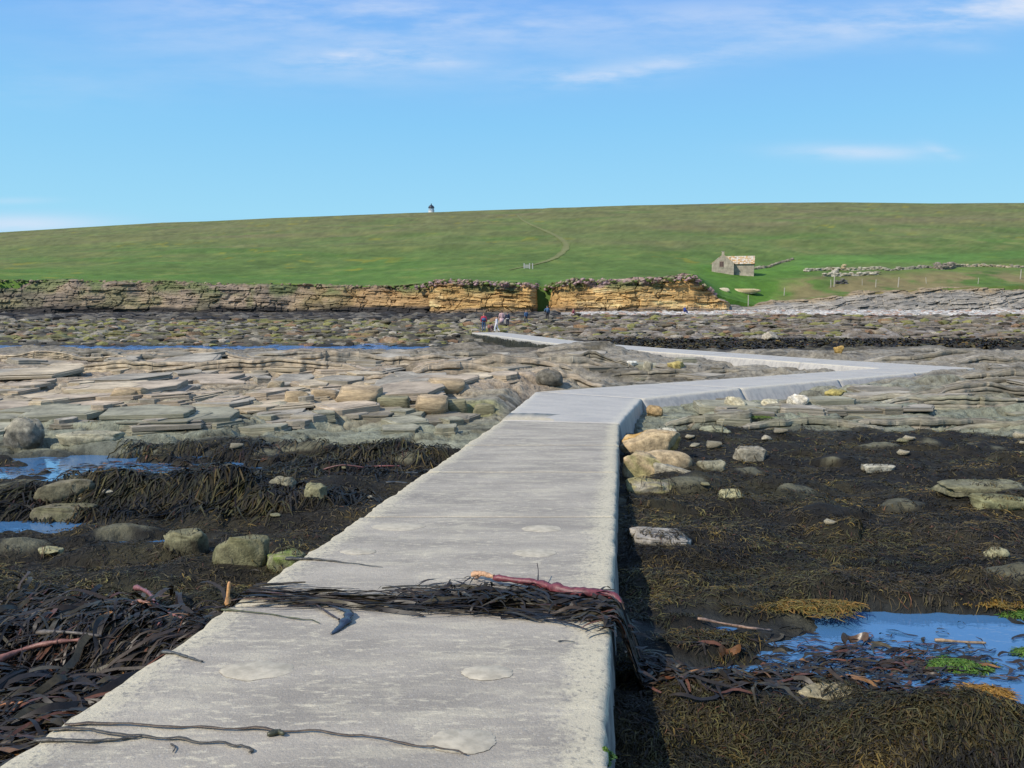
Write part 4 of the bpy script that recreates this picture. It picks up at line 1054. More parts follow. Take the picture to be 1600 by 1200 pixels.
def weed_mask(x, y, z_full=None):
    z, m = foreshore(x, y, True)
    ok = (m['dd'] > .03) & (m['water'] < .25) & (rng.random(len(x)) > m['bare'] * .93)
    nzr = fbm(x / .30, y / .22, 320, 3)
    for rx, ry, a, b, tp, dr in ROCKS:
        e_ = ((x - rx) / (a * 1.02 + .01)) ** 2 + ((y - ry) / (b * 1.02 + .01)) ** 2
        ok &= (e_ > 1) | (dr & (e_ > .25 + .55 * nzr))
    return ok, z, m
def wrack_colors(N, x, y, side):
    n = fbm(x / 1.6, y / 1.1, 301, 3); r_ = rng.random(N); r2 = rng.uniform(.6, 1.5, N)
    c = np.tile(np.array((.030, .025, .016)), (N, 1))
    c[r_ < .45] = (.046, .038, .018); c[r_ < .18] = (.066, .056, .022)
    c[(r_ < .07) & (n > .05)] = (.105, .078, .024)
    pat = (fbm(x / .8, y / .5, 304, 3) > .38) & (rng.random(N) < .35); c[pat] = (.095, .072, .022)
    red = (r_ > .975); c[red] = (.075, .038, .022)
    olive = (n > .15) & (r_ > .45) & (r_ < .8); c[olive] = (.070, .068, .026)
    wx, wy = x + .12 * fbm(x * 3, y * 3, 305, 2), y + .12 * fbm(x * 3, y * 3, 306, 2)
    cl = vor(wx / .34, wy / .26, 307)[2]; cl2 = vor(wx / 1.1, wy / .8, 308)[2]
    hue = np.where((cl > .70)[:, None], np.array((1.12, 1.05, .85)), np.where((cl < .22)[:, None], np.array((.92, 1.0, 1.12)), np.array((1., 1., 1.))))
    return c * hue * (r2 * (.45 + .75 * cl) * (.6 + .75 * cl2) * np.where(y < 5.0, .72, 1.0))[:, None] * np.array((1.0, .97, 1.0))
def wrack(name, label, N, xr, yr, side):
    y = 1 / rng.uniform(1 / yr[1], 1 / yr[0], N)                # denser near the viewer
    x = rng.uniform(*xr, N) * y
    ok, z, m = weed_mask(x, y)
    lim = m['rock'] * .93 * (1 - ss(.40, .62, fbm(x / 1.9, y / .9, 65, 4)) * (y < 24))
    ok &= rng.random(N) > lim
    x, y = x[ok], y[ok]; n = len(x)
    flow = fbm(x / 1.3, y / 1.0, 303, 3) * 2.0 + vor(x / .34, y / .26, 309)[2] * 5.0
    gx = (foreshore(x + .06, y) - foreshore(x - .06, y)) / .12; gy = (foreshore(x, y + .06) - foreshore(x, y - .06)) / .12
    steep = np.hypot(gx, gy); down = np.arctan2(-gy, -gx)
    ang = np.where(steep > .75, down + rng.normal(0, .6, n), flow + rng.normal(0, .9, n))
    k = np.clip(y / 6, .75, 3.0)
    L = rng.uniform(.035, .13, n) * (.75 + .25 * k); W = rng.uniform(.004, .010, n) * (.35 + .65 * k)
    col = wrack_colors(n, x, y, side)
    o = ribbons(name, np.column_stack([x, y]), ang, L, W, 3, rng.uniform(.003, .022, n), rng.normal(0, 2.4, n), col, M_weed, wave=.35, zfun=over_rocks)
    return props(o, label, 'seaweed', kind='stuff')
wrack('wrack_seaweed', 'dark brown and olive wrack carpeting the ground right of the causeway', 135000, (.02, .78), (2.7, 18.5), 1)
wrack('wrack_seaweed', 'dark wrack covering the ground left of the causeway around the pools', 90000, (-.80, .12), (2.7, 16.5), -1)
# long hanks hanging over the rocks left of the causeway
def hanks():
    n = 7000
    cx = rng.choice([-4.9, -4.3, -3.8, -3.3, -5.5, -2.9, -2.55, -3.5], n); x = cx + rng.normal(0, .34, n); y = 10.35 + rng.normal(0, .22, n) + .10 * (x + 4)
    sel = rng.random(n) < .30
    y[sel] = rng.uniform(12.4, 15.2, sel.sum()); x[sel] = rng.uniform(-7, -1.2, sel.sum())
    ok, z, m = weed_mask(x, y); x, y = x[ok], y[ok]; n = len(x)
    ang = -math.pi / 2 + rng.normal(0, .45, n)
    o = ribbons('wrack_fringe', np.column_stack([x, y]), ang, rng.uniform(.3, .7, n), rng.uniform(.012, .026, n), 5, rng.uniform(.01, .07, n), rng.normal(0, .5, n),
                wrack_colors(n, x, y, -1) * .6, M_weed)
    props(o, 'long black wrack hanging over the rocks between the left pools and the causeway', 'seaweed', kind='stuff')
hanks()
# dark weed bed beyond the bend and at the foot of the brown cliff
def far_weed():
    n = 9000
    y = rng.uniform(44, 62, n); x = rng.uniform(.10, .66, n) * y
    z, m = foreshore(x, y, True); ok = (m['dd'] > .3) & (z > -2.99); x, y = x[ok], y[ok]; n = len(x)
    o = ribbons('weed_bed', np.column_stack([x, y]), rng.uniform(-3, 3, n), rng.uniform(.3, .9, n), rng.uniform(.06, .16, n), 3, rng.uniform(.02, .16, n), rng.normal(0, 1, n),
                wrack_colors(n, x, y, 1) * .8, M_weed)
    props(o, 'black weed bed lying beyond the causeway bend', 'seaweed', kind='stuff')
far_weed()

# wet kelp: broad leathery blades
def deck_top(x, y):
    g = foreshore(x, y); dd, z = deck_dist(x, y)
    return np.where(dd < 0, np.maximum(g, z + .004), np.where(dd < .16, np.maximum(g, z + .004 - (dd / .16) ** 1.5 * np.maximum(z + .004 - g, 0)), g))
def kelp_cols(n, red=.06):
    r_ = rng.random(n); c = np.tile(np.array((.020, .016, .012)), (n, 1)); c[r_ < .4] = (.032, .022, .014); c[r_ < .2] = (.045, .037, .020)
    c[r_ > 1 - red] = (.085, .036, .020); c[r_ > 1 - red * .2] = (.17, .085, .03)
    return c * rng.uniform(.7, 1.4, n)[:, None]
def kelp_left():
    V, F_, C_ = [], [], []; off = 0
    for n, Lr, Wr, seg in ((1700, (.35, .95), (.014, .045), 14), (6500, (.12, .5), (.005, .015), 9)):
        y = rng.uniform(2.7, 5.9, n); x = -rng.uniform(.18, .80, n) * y + .3
        x2 = np.interp(y, [2.4, 5.9], [edge(Ln, Lf, 2.4)[0], edge(Ln, Lf, 5.9)[0]])
        x = np.minimum(x, x2 - .06 - rng.exponential(.10, n) * 0)
        ok = rng.random(n) < ss(6.2, 5.2, y) * 0 + (1 - ss(5.0, 6.0, y + .35 * fbm(x / .8, y / .8, 311, 3)))
        x, y = x[ok], y[ok]; k = len(x)
        ang = .35 + fbm(x / .9, y / .8, 312, 2) * 1.1 + rng.normal(0, .4, k) + np.where(rng.random(k) < .5, math.pi, 0)
        zf = lambda X, Y: foreshore(X, Y) + .02
        v_, f, c = ribbons('', np.column_stack([x, y]), ang, rng.uniform(*Lr, k), rng.uniform(*Wr, k), seg, rng.uniform(.02, .10, k), rng.normal(0, .8, k), kelp_cols(k), M_kelp,
                           zfun=zf, wave=.35, make=False)
        # keep fronds off the deck
        v3 = v_.reshape(k, -1, 3); dmin = deck_dist(v3[..., 0], v3[..., 1])[0].min(1); good = dmin > rng.choice([.0, .02, -.06], k, p=[.5, .46, .04])
        ng = int(good.sum()); f0 = f.reshape(k, -1, 4)[0]; nv_ = v3.shape[1]
        V.append(v3[good].reshape(-1, 3)); F_.append((f0[None] + (np.arange(ng) * nv_)[:, None, None]).reshape(-1, 4) + off); C_.append(c.reshape(k, -1, 3)[good].reshape(-1, 3)); off += ng * nv_
    V = np.concatenate(V)
    o = np_obj('kelp_heap', V, [np.concatenate(F_)], M_kelp, smooth=True, col=np.clip(np.concatenate(C_), .003, .5))
    props(o, 'glossy heap of brown-black kelp blades against the left side of the causeway', 'seaweed', kind='stuff')
kelp_left()
def kelp_band():
    """the strand line of kelp lying across the deck"""
    px = np.concatenate([rng.uniform(340, 960, 700), rng.uniform(690, 960, 420)]); sel_ = rng.random(len(px)) < .62; px = px[sel_]; n = len(px)
    ctr = np.interp(px, [360, 420, 520, 640, 700, 800, 900, 960], [922, 932, 942, 946, 940, 945, 952, 960])
    hw = np.interp(px, [360, 420, 520, 640, 700, 800, 900, 960], [9, 16, 18, 15, 21, 22, 20, 15])
    py = ctr + hw * np.clip(rng.normal(0, .42, n), -1, 1)
    P = np.array([on_deck(a, b) for a, b in zip(px, py)])
    ang = rng.normal(-.05, .16, n) + np.where(rng.random(n) < .5, math.pi, 0)
    L = rng.uniform(.2, .8, n); W = np.where(rng.random(n) < .22, rng.uniform(.016, .034, n), rng.uniform(.004, .012, n))
    c = kelp_cols(n, .03) * .8
    root = P[:, :2] - np.column_stack([np.cos(ang), np.sin(ang)]) * (L * .5)[:, None]
    a1 = ribbons('', root, ang, L, W, 12, rng.uniform(.004, .05, n) * np.interp(px, [360, 600, 700, 960], [.3, .4, .8, .7]), rng.normal(0, .25, n), c, M_kelp, zfun=deck_top, wave=.16, make=False)
    # the bulky hump on the right half
    m = 170; px2 = rng.normal(770, 60, m); P2 = np.array([on_deck(a, 938 + rng.normal(0, 9)) for a in px2])
    ang2 = rng.normal(0, .7, m); L2 = rng.uniform(.15, .4, m)
    a2 = ribbons('', P2[:, :2] - np.column_stack([np.cos(ang2), np.sin(ang2)]) * (L2 * .5)[:, None], ang2, L2, rng.uniform(.008, .026, m), 12, rng.uniform(.02, .06, m), rng.normal(0, .9, m), kelp_cols(m, .02) * .8, M_kelp, zfun=deck_top, wave=.3, make=False)
    o = np_obj('kelp_band', np.concatenate([a1[0], a2[0]]), [np.concatenate([a1[1], a2[1] + len(a1[0])])], M_kelp, smooth=True, col=np.clip(np.concatenate([a1[2], a2[2]]), .003, .5))
    props(o, 'strand line of tangled black kelp lying right across the causeway', 'seaweed', kind='stuff')
    # its continuation down into the weed on the right, toward the pool
    n = 800; t = rng.random(n)
    cx = np.interp(t, [0, .25, .5, .75, 1], [.62, .85, 1.15, 1.5, 2.0]); cy = np.interp(t, [0, .25, .5, .75, 1], [5.0, 4.85, 4.72, 4.75, 4.95])
    x = cx + rng.normal(0, .10, n) * (1 + t); y = cy + rng.normal(0, .10, n)
    ang = rng.normal(-.15, .6, n) + np.where(rng.random(n) < .5, math.pi, 0)
    zf = lambda X, Y: np.maximum(deck_top(X, Y), -2.325)
    o = ribbons('kelp_trail', np.column_stack([x, y]), ang, rng.uniform(.12, .45, n), rng.uniform(.007, .03, n), 11, rng.uniform(.01, .06, n), rng.normal(0, .8, n), kelp_cols(n, .09), M_kelp, zfun=zf, wave=.35)
    props(o, 'trail of torn kelp running from the causeway down to the right-hand pool', 'seaweed', kind='stuff')
    n = 620
    x = rng.normal(2.25, .5, n); y = 5.35 + rng.normal(0, .25, n) + .12 * (x - 2.7)
    o = ribbons('floating_kelp', np.column_stack([x, y]), rng.normal(0, .5, n), rng.uniform(.06, .24, n), rng.uniform(.006, .028, n), 7, rng.uniform(.002, .02, n), rng.normal(0, .8, n), kelp_cols(n, .15), M_kelp,
                zfun=lambda X, Y: np.maximum(foreshore(X, Y), -2.328), wave=.3)
    props(o, 'brown kelp scraps floating on the right-hand pool', 'seaweed', kind='stuff')
    n = 420; x = rng.normal(-6.0, 1.2, n); y = 13.4 + rng.normal(0, .38, n)
    o = ribbons('floating_kelp', np.column_stack([x, y]), rng.normal(0, .5, n), rng.uniform(.08, .3, n), rng.uniform(.01, .03, n), 6, rng.uniform(.002, .012, n), rng.normal(0, .8, n), kelp_cols(n, .22), M_kelp,
                zfun=lambda X, Y: np.maximum(foreshore(X, Y), -2.615), wave=.3)
    props(o, 'rusty brown weed floating at the near edge of the far left pool', 'seaweed', kind='stuff')
kelp_band()

def strand(pix, rad, label, name, colour, cat='seaweed', lift=.008, ground=None, seg=7, wob=.0, rough=.45, flat=1.0, rtip=None, spec=.5):
    pts = []
    for q, a in enumerate(pix):
        p = on_deck(a[0], a[1]) if ground is None else ground(a[0], a[1])
        up = a[2] if len(a) > 2 else lift
        pts.append(np.array(p) + np.array((0, 0, up)))
    pts = np.array(pts); k = np.arange(len(pts)); t = np.linspace(0, len(pts) - 1, (len(pts) - 1) * 6 + 1)
    # smooth curve through the points
    def cr(v_):
        o = []
        for tt in t:
            i = min(int(tt), len(v_) - 2); f = tt - i
            p0, p1, p2, p3 = v_[max(i - 1, 0)], v_[i], v_[i + 1], v_[min(i + 2, len(v_) - 1)]
            o.append(.5 * (2 * p1 + (p2 - p0) * f + (2 * p0 - 5 * p1 + 4 * p2 - p3) * f * f + (3 * p1 - p0 - 3 * p2 + p3) * f ** 3))
        return np.array(o)
    C_ = cr(pts); C_ += np.column_stack([wob * vn(t * 2.3, t * 0 + 1, 5), wob * vn(t * 2.3, t * 0 + 4, 6), np.abs(wob * .3 * vn(t * 3, t * 0 + 7, 7))])
    rr = np.interp(t, k, rad) if isinstance(rad, (list, tuple)) else np.full(len(t), rad)
    rr = rr * (1 + .35 * vn(t * 3.1, t * 0, 8) + .2 * vn(t * 9, t * 0, 9))
    o0 = C_[0].copy()
    bm = bmesh.new(); add_tube(bm, [Vector(c - o0) for c in C_], list(rr), seg)
    if flat != 1:
        for v_ in bm.verts:
            i = int(np.argmin(((C_ - o0 - np.array(v_.co)) ** 2).sum(1))); v_.co.z = C_[i][2] - o0[2] + (v_.co.z - (C_[i][2] - o0[2])) * flat
    o = bm_obj(name, bm, flat_mat(name + ' skin', colour, rough, .45, 28, .5, spec), smooth=True); o.location = o0
    return props(o, label, cat)
# stalk with its holdfast
st = empty('kelp_stalk', tuple(on_deck(742, 905))); props(st, 'thick wine-red kelp stalk with a pale root end lying on the strand line', 'kelp stalk')
def child_of(o, p):
    o.location = Vector(o.location) - Vector(p.location); o.parent = p
    for k in ('label', 'category'):
        if k in o: del o[k]
child_of(strand([(772, 914, .05), (800, 918, .05), (840, 922, .045), (870, 930, .04), (905, 936, .04), (950, 938, .035), (972, 944, .0)], [.014, .025, .027, .032, .034, .027, .014], '', 'stipe', (.125, .028, .034), rough=.5, wob=.006), st)
child_of(strand([(738, 904, .03), (750, 906, .045), (760, 909, .05), (774, 914, .05)], [.014, .021, .018, .015], '', 'holdfast', (.42, .25, .14), rough=.7, wob=.012), st)
child_of(strand([(742, 910, .025), (750, 908, .04), (762, 909, .045)], [.006, .009, .010], '', 'holdfast', (.38, .22, .12), rough=.7, wob=.01), st)
child_of(strand([(840, 922, .05), (841, 912, .085), (839, 905, .115)], [.005, .004, .003], '', 'stub', (.05, .035, .025)), st)
strand([(356, 946, .0), (357, 935, .07), (360, 920, .15)], [.014, .015, .010], 'pale orange stump of kelp stalk standing up at the left edge of the causeway', 'kelp_stump', (.50, .26, .10), 'kelp stalk', rough=.6, ground=lambda a, b: on_deck(357, 946) + np.array(((a - 357) * .004, 0, 0)))
strand([(512, 948, .02), (530, 955, .02), (545, 964, .03), (540, 975, .02), (530, 984, .012), (518, 992, .006)], [.010, .014, .030, .030, .022, .008], 'curled blue-black kelp blade hanging out of the strand line', 'kelp', (.020, .028, .045), lift=.02, flat=.35, rough=.25)
strand([(480, 940, .02), (500, 952, .015), (515, 962, .012), (530, 970, .01)], [.008, .008, .009, .006], 'dark kelp stem beside the curled blue-black blade', 'kelp', (.045, .035, .035), flat=.7)
strand([(348, 954), (380, 957), (420, 961), (460, 968), (488, 971), (500, 976)], [.009, .008, .006, .005, .004, .003], 'thin olive-green weed strand just in front of the strand line at left', 'weed_strand', (.05, .055, .02), wob=.006, flat=.6)
strand([(448, 874), (470, 875), (490, 875), (520, 878), (560, 883), (598, 888)], [.020, .024, .018, .008, .005, .003], 'thin black weed strand on the causeway just beyond the strand line', 'weed_strand', (.035, .032, .022), wob=.008, flat=.5)
strand([(255, 1020), (275, 1023), (295, 1029), (317, 1036)], [.012, .012, .010, .005], 'short grey-black strand over the left edge of the causeway', 'weed_strand', (.05, .05, .045), wob=.004, flat=.6)
strand([(110, 1132), (200, 1135), (300, 1139), (400, 1142), (500, 1148), (600, 1158), (670, 1170), (728, 1181)], [.008, .010, .008, .008, .007, .005, .006, .004], 'longest brown weed strand, stretched across the near slab', 'weed_strand', (.075, .05, .028), wob=.018, flat=.4)
strand([(85, 1140), (140, 1144), (210, 1152), (280, 1158), (350, 1166), (388, 1172), (386, 1178)], [.010, .011, .009, .008, .007, .007, .005], 'dark hooked weed strand on the near slab below the longest one', 'weed_strand', (.055, .045, .03), wob=.016, flat=.4)
strand([(58, 1158), (110, 1160), (160, 1160), (200, 1156), (222, 1154)], [.010, .012, .010, .008, .005], 'blackish weed strand nearest the lower left edge of the causeway', 'weed_strand', (.045, .04, .03), wob=.008, flat=.6)
strand([(422, 1150), (435, 1148), (446, 1151)], [.008, .014, .006], 'small dark knot of weed on the longest strand', 'weed_knot', (.045, .045, .022), lift=.012, wob=.01)
strand([(267, 1165), (274, 1170), (270, 1178)], [.003, .004, .002], 'tiny curl of weed below the hooked strand', 'weed_curl', (.04, .035, .03))
strand([(603, 755), (620, 754), (636, 756)], [.030, .034, .02], 'dark scrap of weed at the left edge of the causeway, nearer of two', 'weed_scrap', (.035, .032, .025), flat=.3)
strand([(634, 740), (645, 739), (653, 740)], [.022, .026, .016], 'dark scrap of weed at the left edge of the causeway, farther of two', 'weed_scrap', (.035, .032, .025), flat=.3)
strand([(872, 1004), (885, 1003), (898, 1005)], [.003, .003, .002], 'tiny dark twig of weed near the right edge of the near slab', 'weed_scrap', (.05, .05, .045))
gl = lambda a, b: hit(a, b, 2.3, 30)
strand([(198, 985, .09), (205, 972, .10), (215, 964, .11), (232, 968, .11), (248, 970, .09)], [.012, .014, .013, .014, .012], 'bent orange-pink kelp stalk in the heap left of the causeway', 'kelp_stalk', (.25, .12, .075), 'kelp stalk', ground=gl, rough=.5)
strand([(212, 940, .11), (225, 946, .12), (236, 954, .12), (246, 970, .1)], [.018, .017, .015, .014], 'purplish-pink kelp stalk curving above the orange-pink one', 'kelp_stalk', (.15, .06, .062), 'kelp stalk', ground=gl, rough=.5)
strand([(250, 1002, .08), (252, 988, .10), (262, 984, .11), (285, 990, .10)], [.013, .013, .010, .008], 'short pink kelp stalk close to the causeway edge', 'kelp_stalk', (.20, .08, .065), 'kelp stalk', ground=gl, rough=.5)
strand([(-10, 1062, .10), (40, 1046, .12), (85, 1036, .12), (128, 1026, .1)], [.017, .018, .015, .010], 'long straight reddish kelp stalk at the left edge of the heap', 'kelp_stalk', (.20, .085, .06), 'kelp stalk', ground=gl, rough=.5)
strand([(-10, 1132, .10), (30, 1128, .1), (70, 1126, .1)], [.012, .012, .009], 'orange-brown kelp stalk low in the heap, at the left edge', 'kelp_stalk', (.34, .15, .07), 'kelp stalk', ground=gl, rough=.5)
strand([(60, 1016, .11), (105, 1019, .12), (160, 1023, .11)], [.012, .013, .010], 'grey-brown kelp stalk above the long reddish one', 'kelp_stalk', (.09, .075, .06), 'kelp stalk', ground=gl, rough=.5)
strand([(1090, 978, .05), (1130, 985, .05), (1170, 991, .04), (1205, 993, .03)], [.009, .010, .010, .008], 'straight tan kelp stalk in the torn kelp trail', 'kelp_stalk', (.22, .145, .10), 'kelp stalk', ground=gl, rough=.5)
strand([(1460, 1004, .02), (1500, 1007, .02), (1540, 1009, .02)], [.010, .011, .010], 'tan kelp stalk floating in the right-hand pool', 'kelp_stalk', (.24, .17, .10), 'kelp stalk', ground=lambda a, b: at_z(a, b, -2.33), rough=.5)
strand([(560, 736, .04), (580, 734, .05), (600, 733, .05), (625, 732, .04)], [.014, .015, .014, .010], 'dull red kelp stalk in the weed far left of the causeway', 'kelp_stalk', (.13, .04, .035), 'kelp stalk', ground=gl, rough=.5)
strand([(505, 738, .04), (535, 737, .05), (570, 735, .04)], [.010, .011, .010], 'thin dark red kelp stalk left of the dull red one', 'kelp_stalk', (.11, .045, .04), 'kelp stalk', ground=gl, rough=.5)
# curled rusty kelp blade and green algae cushions
def curl(px, py, r_, h, label, colour, g=gl):
    p = g(px, py); n, mrow = 16, 5; V = []
    for j in range(mrow):
        for k in range(n):
            a = k / (n - 1) * 4.6 - .8; rr = r_ * (1 + .25 * math.sin(a * 2) + .15 * j)
            V.append((rr * math.cos(a), rr * .6 * math.sin(a), h * j / (mrow - 1) + .02 * math.sin(a * 3)))
    o = np_obj('kelp_curl', V, [grid_faces(mrow, n)], flat_mat('rusty kelp', colour, .35, .4, 20, .3, .5)); o.location = p + np.array((0, 0, .02)); props(o, label, 'seaweed')
curl(1140, 1033, .045, .06, 'rusty brown curled kelp blade in the weed right of the causeway', (.14, .065, .025))
curl(1335, 1010, .06, .05, 'dark brown curled kelp blade at the pool edge', (.07, .04, .02), lambda a, b: at_z(a, b, -2.34))
def cushion(name, px, py, wpx, dep, label, n, cols, z, Lr=(.02, .07)):
    p = at_z(px, py, z); a = rng.uniform(0, 6.28, n); r_ = np.sqrt(rng.random(n)) * (1 + .55 * fbm(np.cos(a) * 1.7 + px, np.sin(a) * 1.7 + py, 340, 4)); w_ = wpx / 2 * p[1] / F_PX
    x = p[0] + r_ * np.cos(a) * w_; y = p[1] + r_ * np.sin(a) * w_ * dep
    hgt = .045 * (1 - r_ ** 2)
    c = np.array(cols)[rng.integers(len(cols), size=n)] * rng.uniform(.7, 1.3, n)[:, None]
    zf = lambda X, Y: np.full(X.shape, z) + .028 * np.clip(1 - ((X - p[0]) / w_) ** 2 - ((Y - p[1]) / (w_ * dep)) ** 2, 0, 1)
    o = ribbons(name, np.column_stack([x, y]), rng.uniform(-3, 3, n), rng.uniform(*Lr, n), rng.uniform(.004, .010, n), 3, rng.uniform(.0, .015, n), rng.normal(0, 1, n), c, M_weed, zfun=zf)
    props(o, label, 'algae', kind='stuff')
GRNS = [(.055, .12, .018), (.04, .09, .015), (.085, .145, .025)]
cushion('green_algae', 1490, 1042, 92, .55, 'bright green algae cushion in the middle of the right-hand pool', 1500, GRNS, -2.335)
cushion('green_algae', 1596, 962, 70, .6, 'bright green algae at the far edge of the right-hand pool', 900, GRNS, -2.335)
cushion('green_algae', 1604, 1022, 40, .6, 'bright green algae patch at the right edge of the picture', 500, GRNS, -2.335)
cushion('orange_weed', 1540, 1085, 80, .5, 'orange-brown weed tuft at the near edge of the right-hand pool', 1200, [(.22, .11, .02), (.16, .09, .02), (.26, .15, .03)], -2.32, (.04, .12))
cushion('orange_weed', 1560, 938, 150, .4, 'yellow-orange weed bank at the far edge of the right-hand pool', 1800, [(.17, .12, .025), (.20, .11, .02), (.10, .075, .02)], -2.28, (.04, .12))
cushion('orange_weed', 1280, 950, 180, .35, 'olive-orange weed behind the torn kelp trail', 1500, [(.13, .10, .025), (.16, .09, .02), (.09, .075, .02)], -2.26, (.04, .12))
cushion('green_algae', 1180, 652, 44, .5, 'bright green weed tuft on the bedrock below the sloping causeway wall', 600, [(.13, .20, .03), (.10, .16, .02)], hit(1180, 652)[2] + .02, (.05, .15))
cushion('green_algae', 945, 1185, 16, 2.0, 'bright green slime on the right flank of the near slab', 500, GRNS, float(on_deck(945, 1185)[2]) - .05, (.01, .04))

# ------------------------------------------------------------------ cottage
M_wall = flat_mat('cottage rubble wall', (.36, .31, .235), .9, .2, 1.6, .4)
M_roofst = attr_mat('lichened stone slates', .9, 2.0, .2, .3, .02)
M_wood = flat_mat('weathered wood', (.16, .105, .075), .8, .2, 6)
M_glass = flat_mat('window glass', (.10, .06, .05), .25, .1, 3)
def cottage():
    g = hit_hill(1129, 427); D = g[1]; k = D / F_PX; z0 = g[2]
    h = empty('stone_cottage', (g[0], g[1], z0)); props(h, 'small stone cottage with gabled wing and ochre-lichened slate roof on the grassy bank', 'cottage')
    # wing: gable faces the viewer; main block behind runs right.  u right, w away from viewer; sizes in metres
    Wg = 33 * k; xl, xr = -Wg / 2, Wg / 2; ev, ap = 15 * k, 28.5 * k; dpt = 6.5
    x2 = xr + 30 * k; b0 = 1.6; b1 = b0 + 5.2
    bm = bmesh.new()
    def prism(x0, x1, y0, y1, e0, ridge_axis, apx, zb=-1.2):
        P = [(x0, y0, zb), (x1, y0, zb), (x1, y1, zb), (x0, y1, zb), (x0, y0, e0), (x1, y0, e0), (x1, y1, e0), (x0, y1, e0)]
        if ridge_axis == 'y': P += [((x0 + x1) / 2, y0, apx), ((x0 + x1) / 2, y1, apx)]
        else: P += [(x0, (y0 + y1) / 2, apx), (x1, (y0 + y1) / 2, apx)]
        v_ = [bm.verts.new(p) for p in P]
        for f in ((0, 1, 5, 4), (1, 2, 6, 5), (2, 3, 7, 6), (3, 0, 4, 7)): bm.faces.new([v_[i] for i in f])
        if ridge_axis == 'y':
            bm.faces.new([v_[i] for i in (4, 5, 8)]); bm.faces.new([v_[i] for i in (6, 7, 9)]); bm.faces.new([v_[i] for i in (5, 6, 9, 8)]); bm.faces.new([v_[i] for i in (7, 4, 8, 9)])
        else:
            bm.faces.new([v_[i] for i in (5, 6, 9)]); bm.faces.new([v_[i] for i in (7, 4, 8)]); bm.faces.new([v_[i] for i in (4, 5, 9, 8)]); bm.faces.new([v_[i] for i in (6, 7, 8, 9)])
    prism(xl, xr, 0, dpt, ev, 'y', ap)
    bm_obj('wing_wall', bm, M_wall, h); bm = bmesh.new()
    prism(xr - .05, x2, b0, b1, ev, 'x', ap - .15)
    bm_obj('main_wall', bm, M_wall, h)
    # irregular face stones standing a little proud
    bm = bmesh.new(); r_ = np.random.default_rng(5)
    for zz in np.arange(.1, ap - .3, .28):
        lim = Wg / 2 - .12 if zz < ev else (Wg / 2) * (ap - zz) / (ap - ev) - .25
        x = -lim
        while x < lim - .25:
            wd = min(r_.uniform(.3, .8), lim - x)
            if not (-.65 < x + wd / 2 < .65 and 1.1 < zz < 2.6): add_box(bm, (x + wd / 2, -.012, zz + .12), (wd - .04, .045 + r_.uniform(0, .03), .22))
            x += wd
        if zz < ev - .2:
            x = xr + .1
            while x < x2 - .3:
                wd = min(r_.uniform(.3, .8), x2 - x - .05); add_box(bm, (x + wd / 2, b0 - .012, zz + .12), (wd - .04, .045 + r_.uniform(0, .03), .22)); x += wd
    bm_obj('face_stones', bm, M_wall, h)['kind'] = 'stuff'
    # roofs: rows of stone slates, laid as separate courses
    def roof(name, o, ux, slope, n_c, n_s, palette):
        V, F_, C_ = [], [], []; o = np.array(o); ux = np.array(ux); slope = np.array(slope); nrm = np.cross(ux, slope); nrm /= np.linalg.norm(nrm)
        if nrm[2] < 0: nrm = -nrm
        for i in range(n_c):
            for j in range(n_s):
                a, b = (j + r_.uniform(-.12, .12)) / n_s, (j + .95 + r_.uniform(-.1, .12)) / n_s
                a, b = max(0, a), min(1, b); t0, t1 = i / n_c - .02, (i + 1.15) / n_c
                q = [o + ux * a + slope * t0 + nrm * .10, o + ux * b + slope * t0 + nrm * .10, o + ux * b + slope * min(1, t1) + nrm * .04, o + ux * a + slope * min(1, t1) + nrm * .04]
                q += [p - nrm * .05 for p in q]; kk = len(V); V += q
                F_ += [[kk, kk + 1, kk + 2, kk + 3], [kk, kk + 4, kk + 5, kk + 1], [kk, kk + 3, kk + 7, kk + 4], [kk + 1, kk + 5, kk + 6, kk + 2]]
                C_ += [np.array(palette[int(r_.integers(len(palette)))]) * r_.uniform(.85, 1.1)] * 8
        np_obj(name, V, [np.array(F_)], M_roofst, h, smooth=False, col=np.array(C_))
    pal = [(.52, .44, .31), (.55, .47, .36), (.50, .34, .16), (.46, .29, .13), (.58, .53, .45)]
    ym = (b0 + b1) / 2
    roof('main_roof', (0.0, b0 - .25, ev - .12), (x2 + .15, 0, 0), (0, ym - b0 + .25, ap - .15 - ev + .14), 9, 17, pal)
    roof('main_roof', (0.0, b1 + .2, ev - .1), (x2 + .15, 0, 0), (0, ym - b1 - .2, ap - .15 - ev + .12), 9, 17, pal)
    for sg in (-1, 1):
        roof('wing_roof', (sg * (Wg / 2 + .15), -.06, ev - .08), (0, dpt + .1, 0), (-sg * (Wg / 2 + .15), 0, ap - ev + .1), 9, 12, pal)
    bm = bmesh.new(); add_box(bm, (0, .25, ap + .3), (.55, .5, .7), taper=.85); add_box(bm, (0, .25, ap + .68), (.66, .6, .08)); bm_obj('chimney', bm, M_wall, h)
    win = bm_obj('window', (lambda b: (add_box(b, (-.25, -.03, 1.85), (.85, .06, 1.15)), b)[1])(bmesh.new()), M_wood, h)
    for q in (-1, 1): bm_obj('pane', (lambda b: (add_box(b, (-.25 + q * .2, -.068, 1.85), (.32, .02, .95)), b)[1])(bmesh.new()), M_glass, win)
    bm = bmesh.new(); add_box(bm, (-.25, -.05, 1.22), (1.05, .16, .1)); bm_obj('sill', bm, M_wall, win)
    h.rotation_euler = (0, 0, -math.atan2(g[0], g[1]) - .04)
    return g, k
cg, ck = cottage()

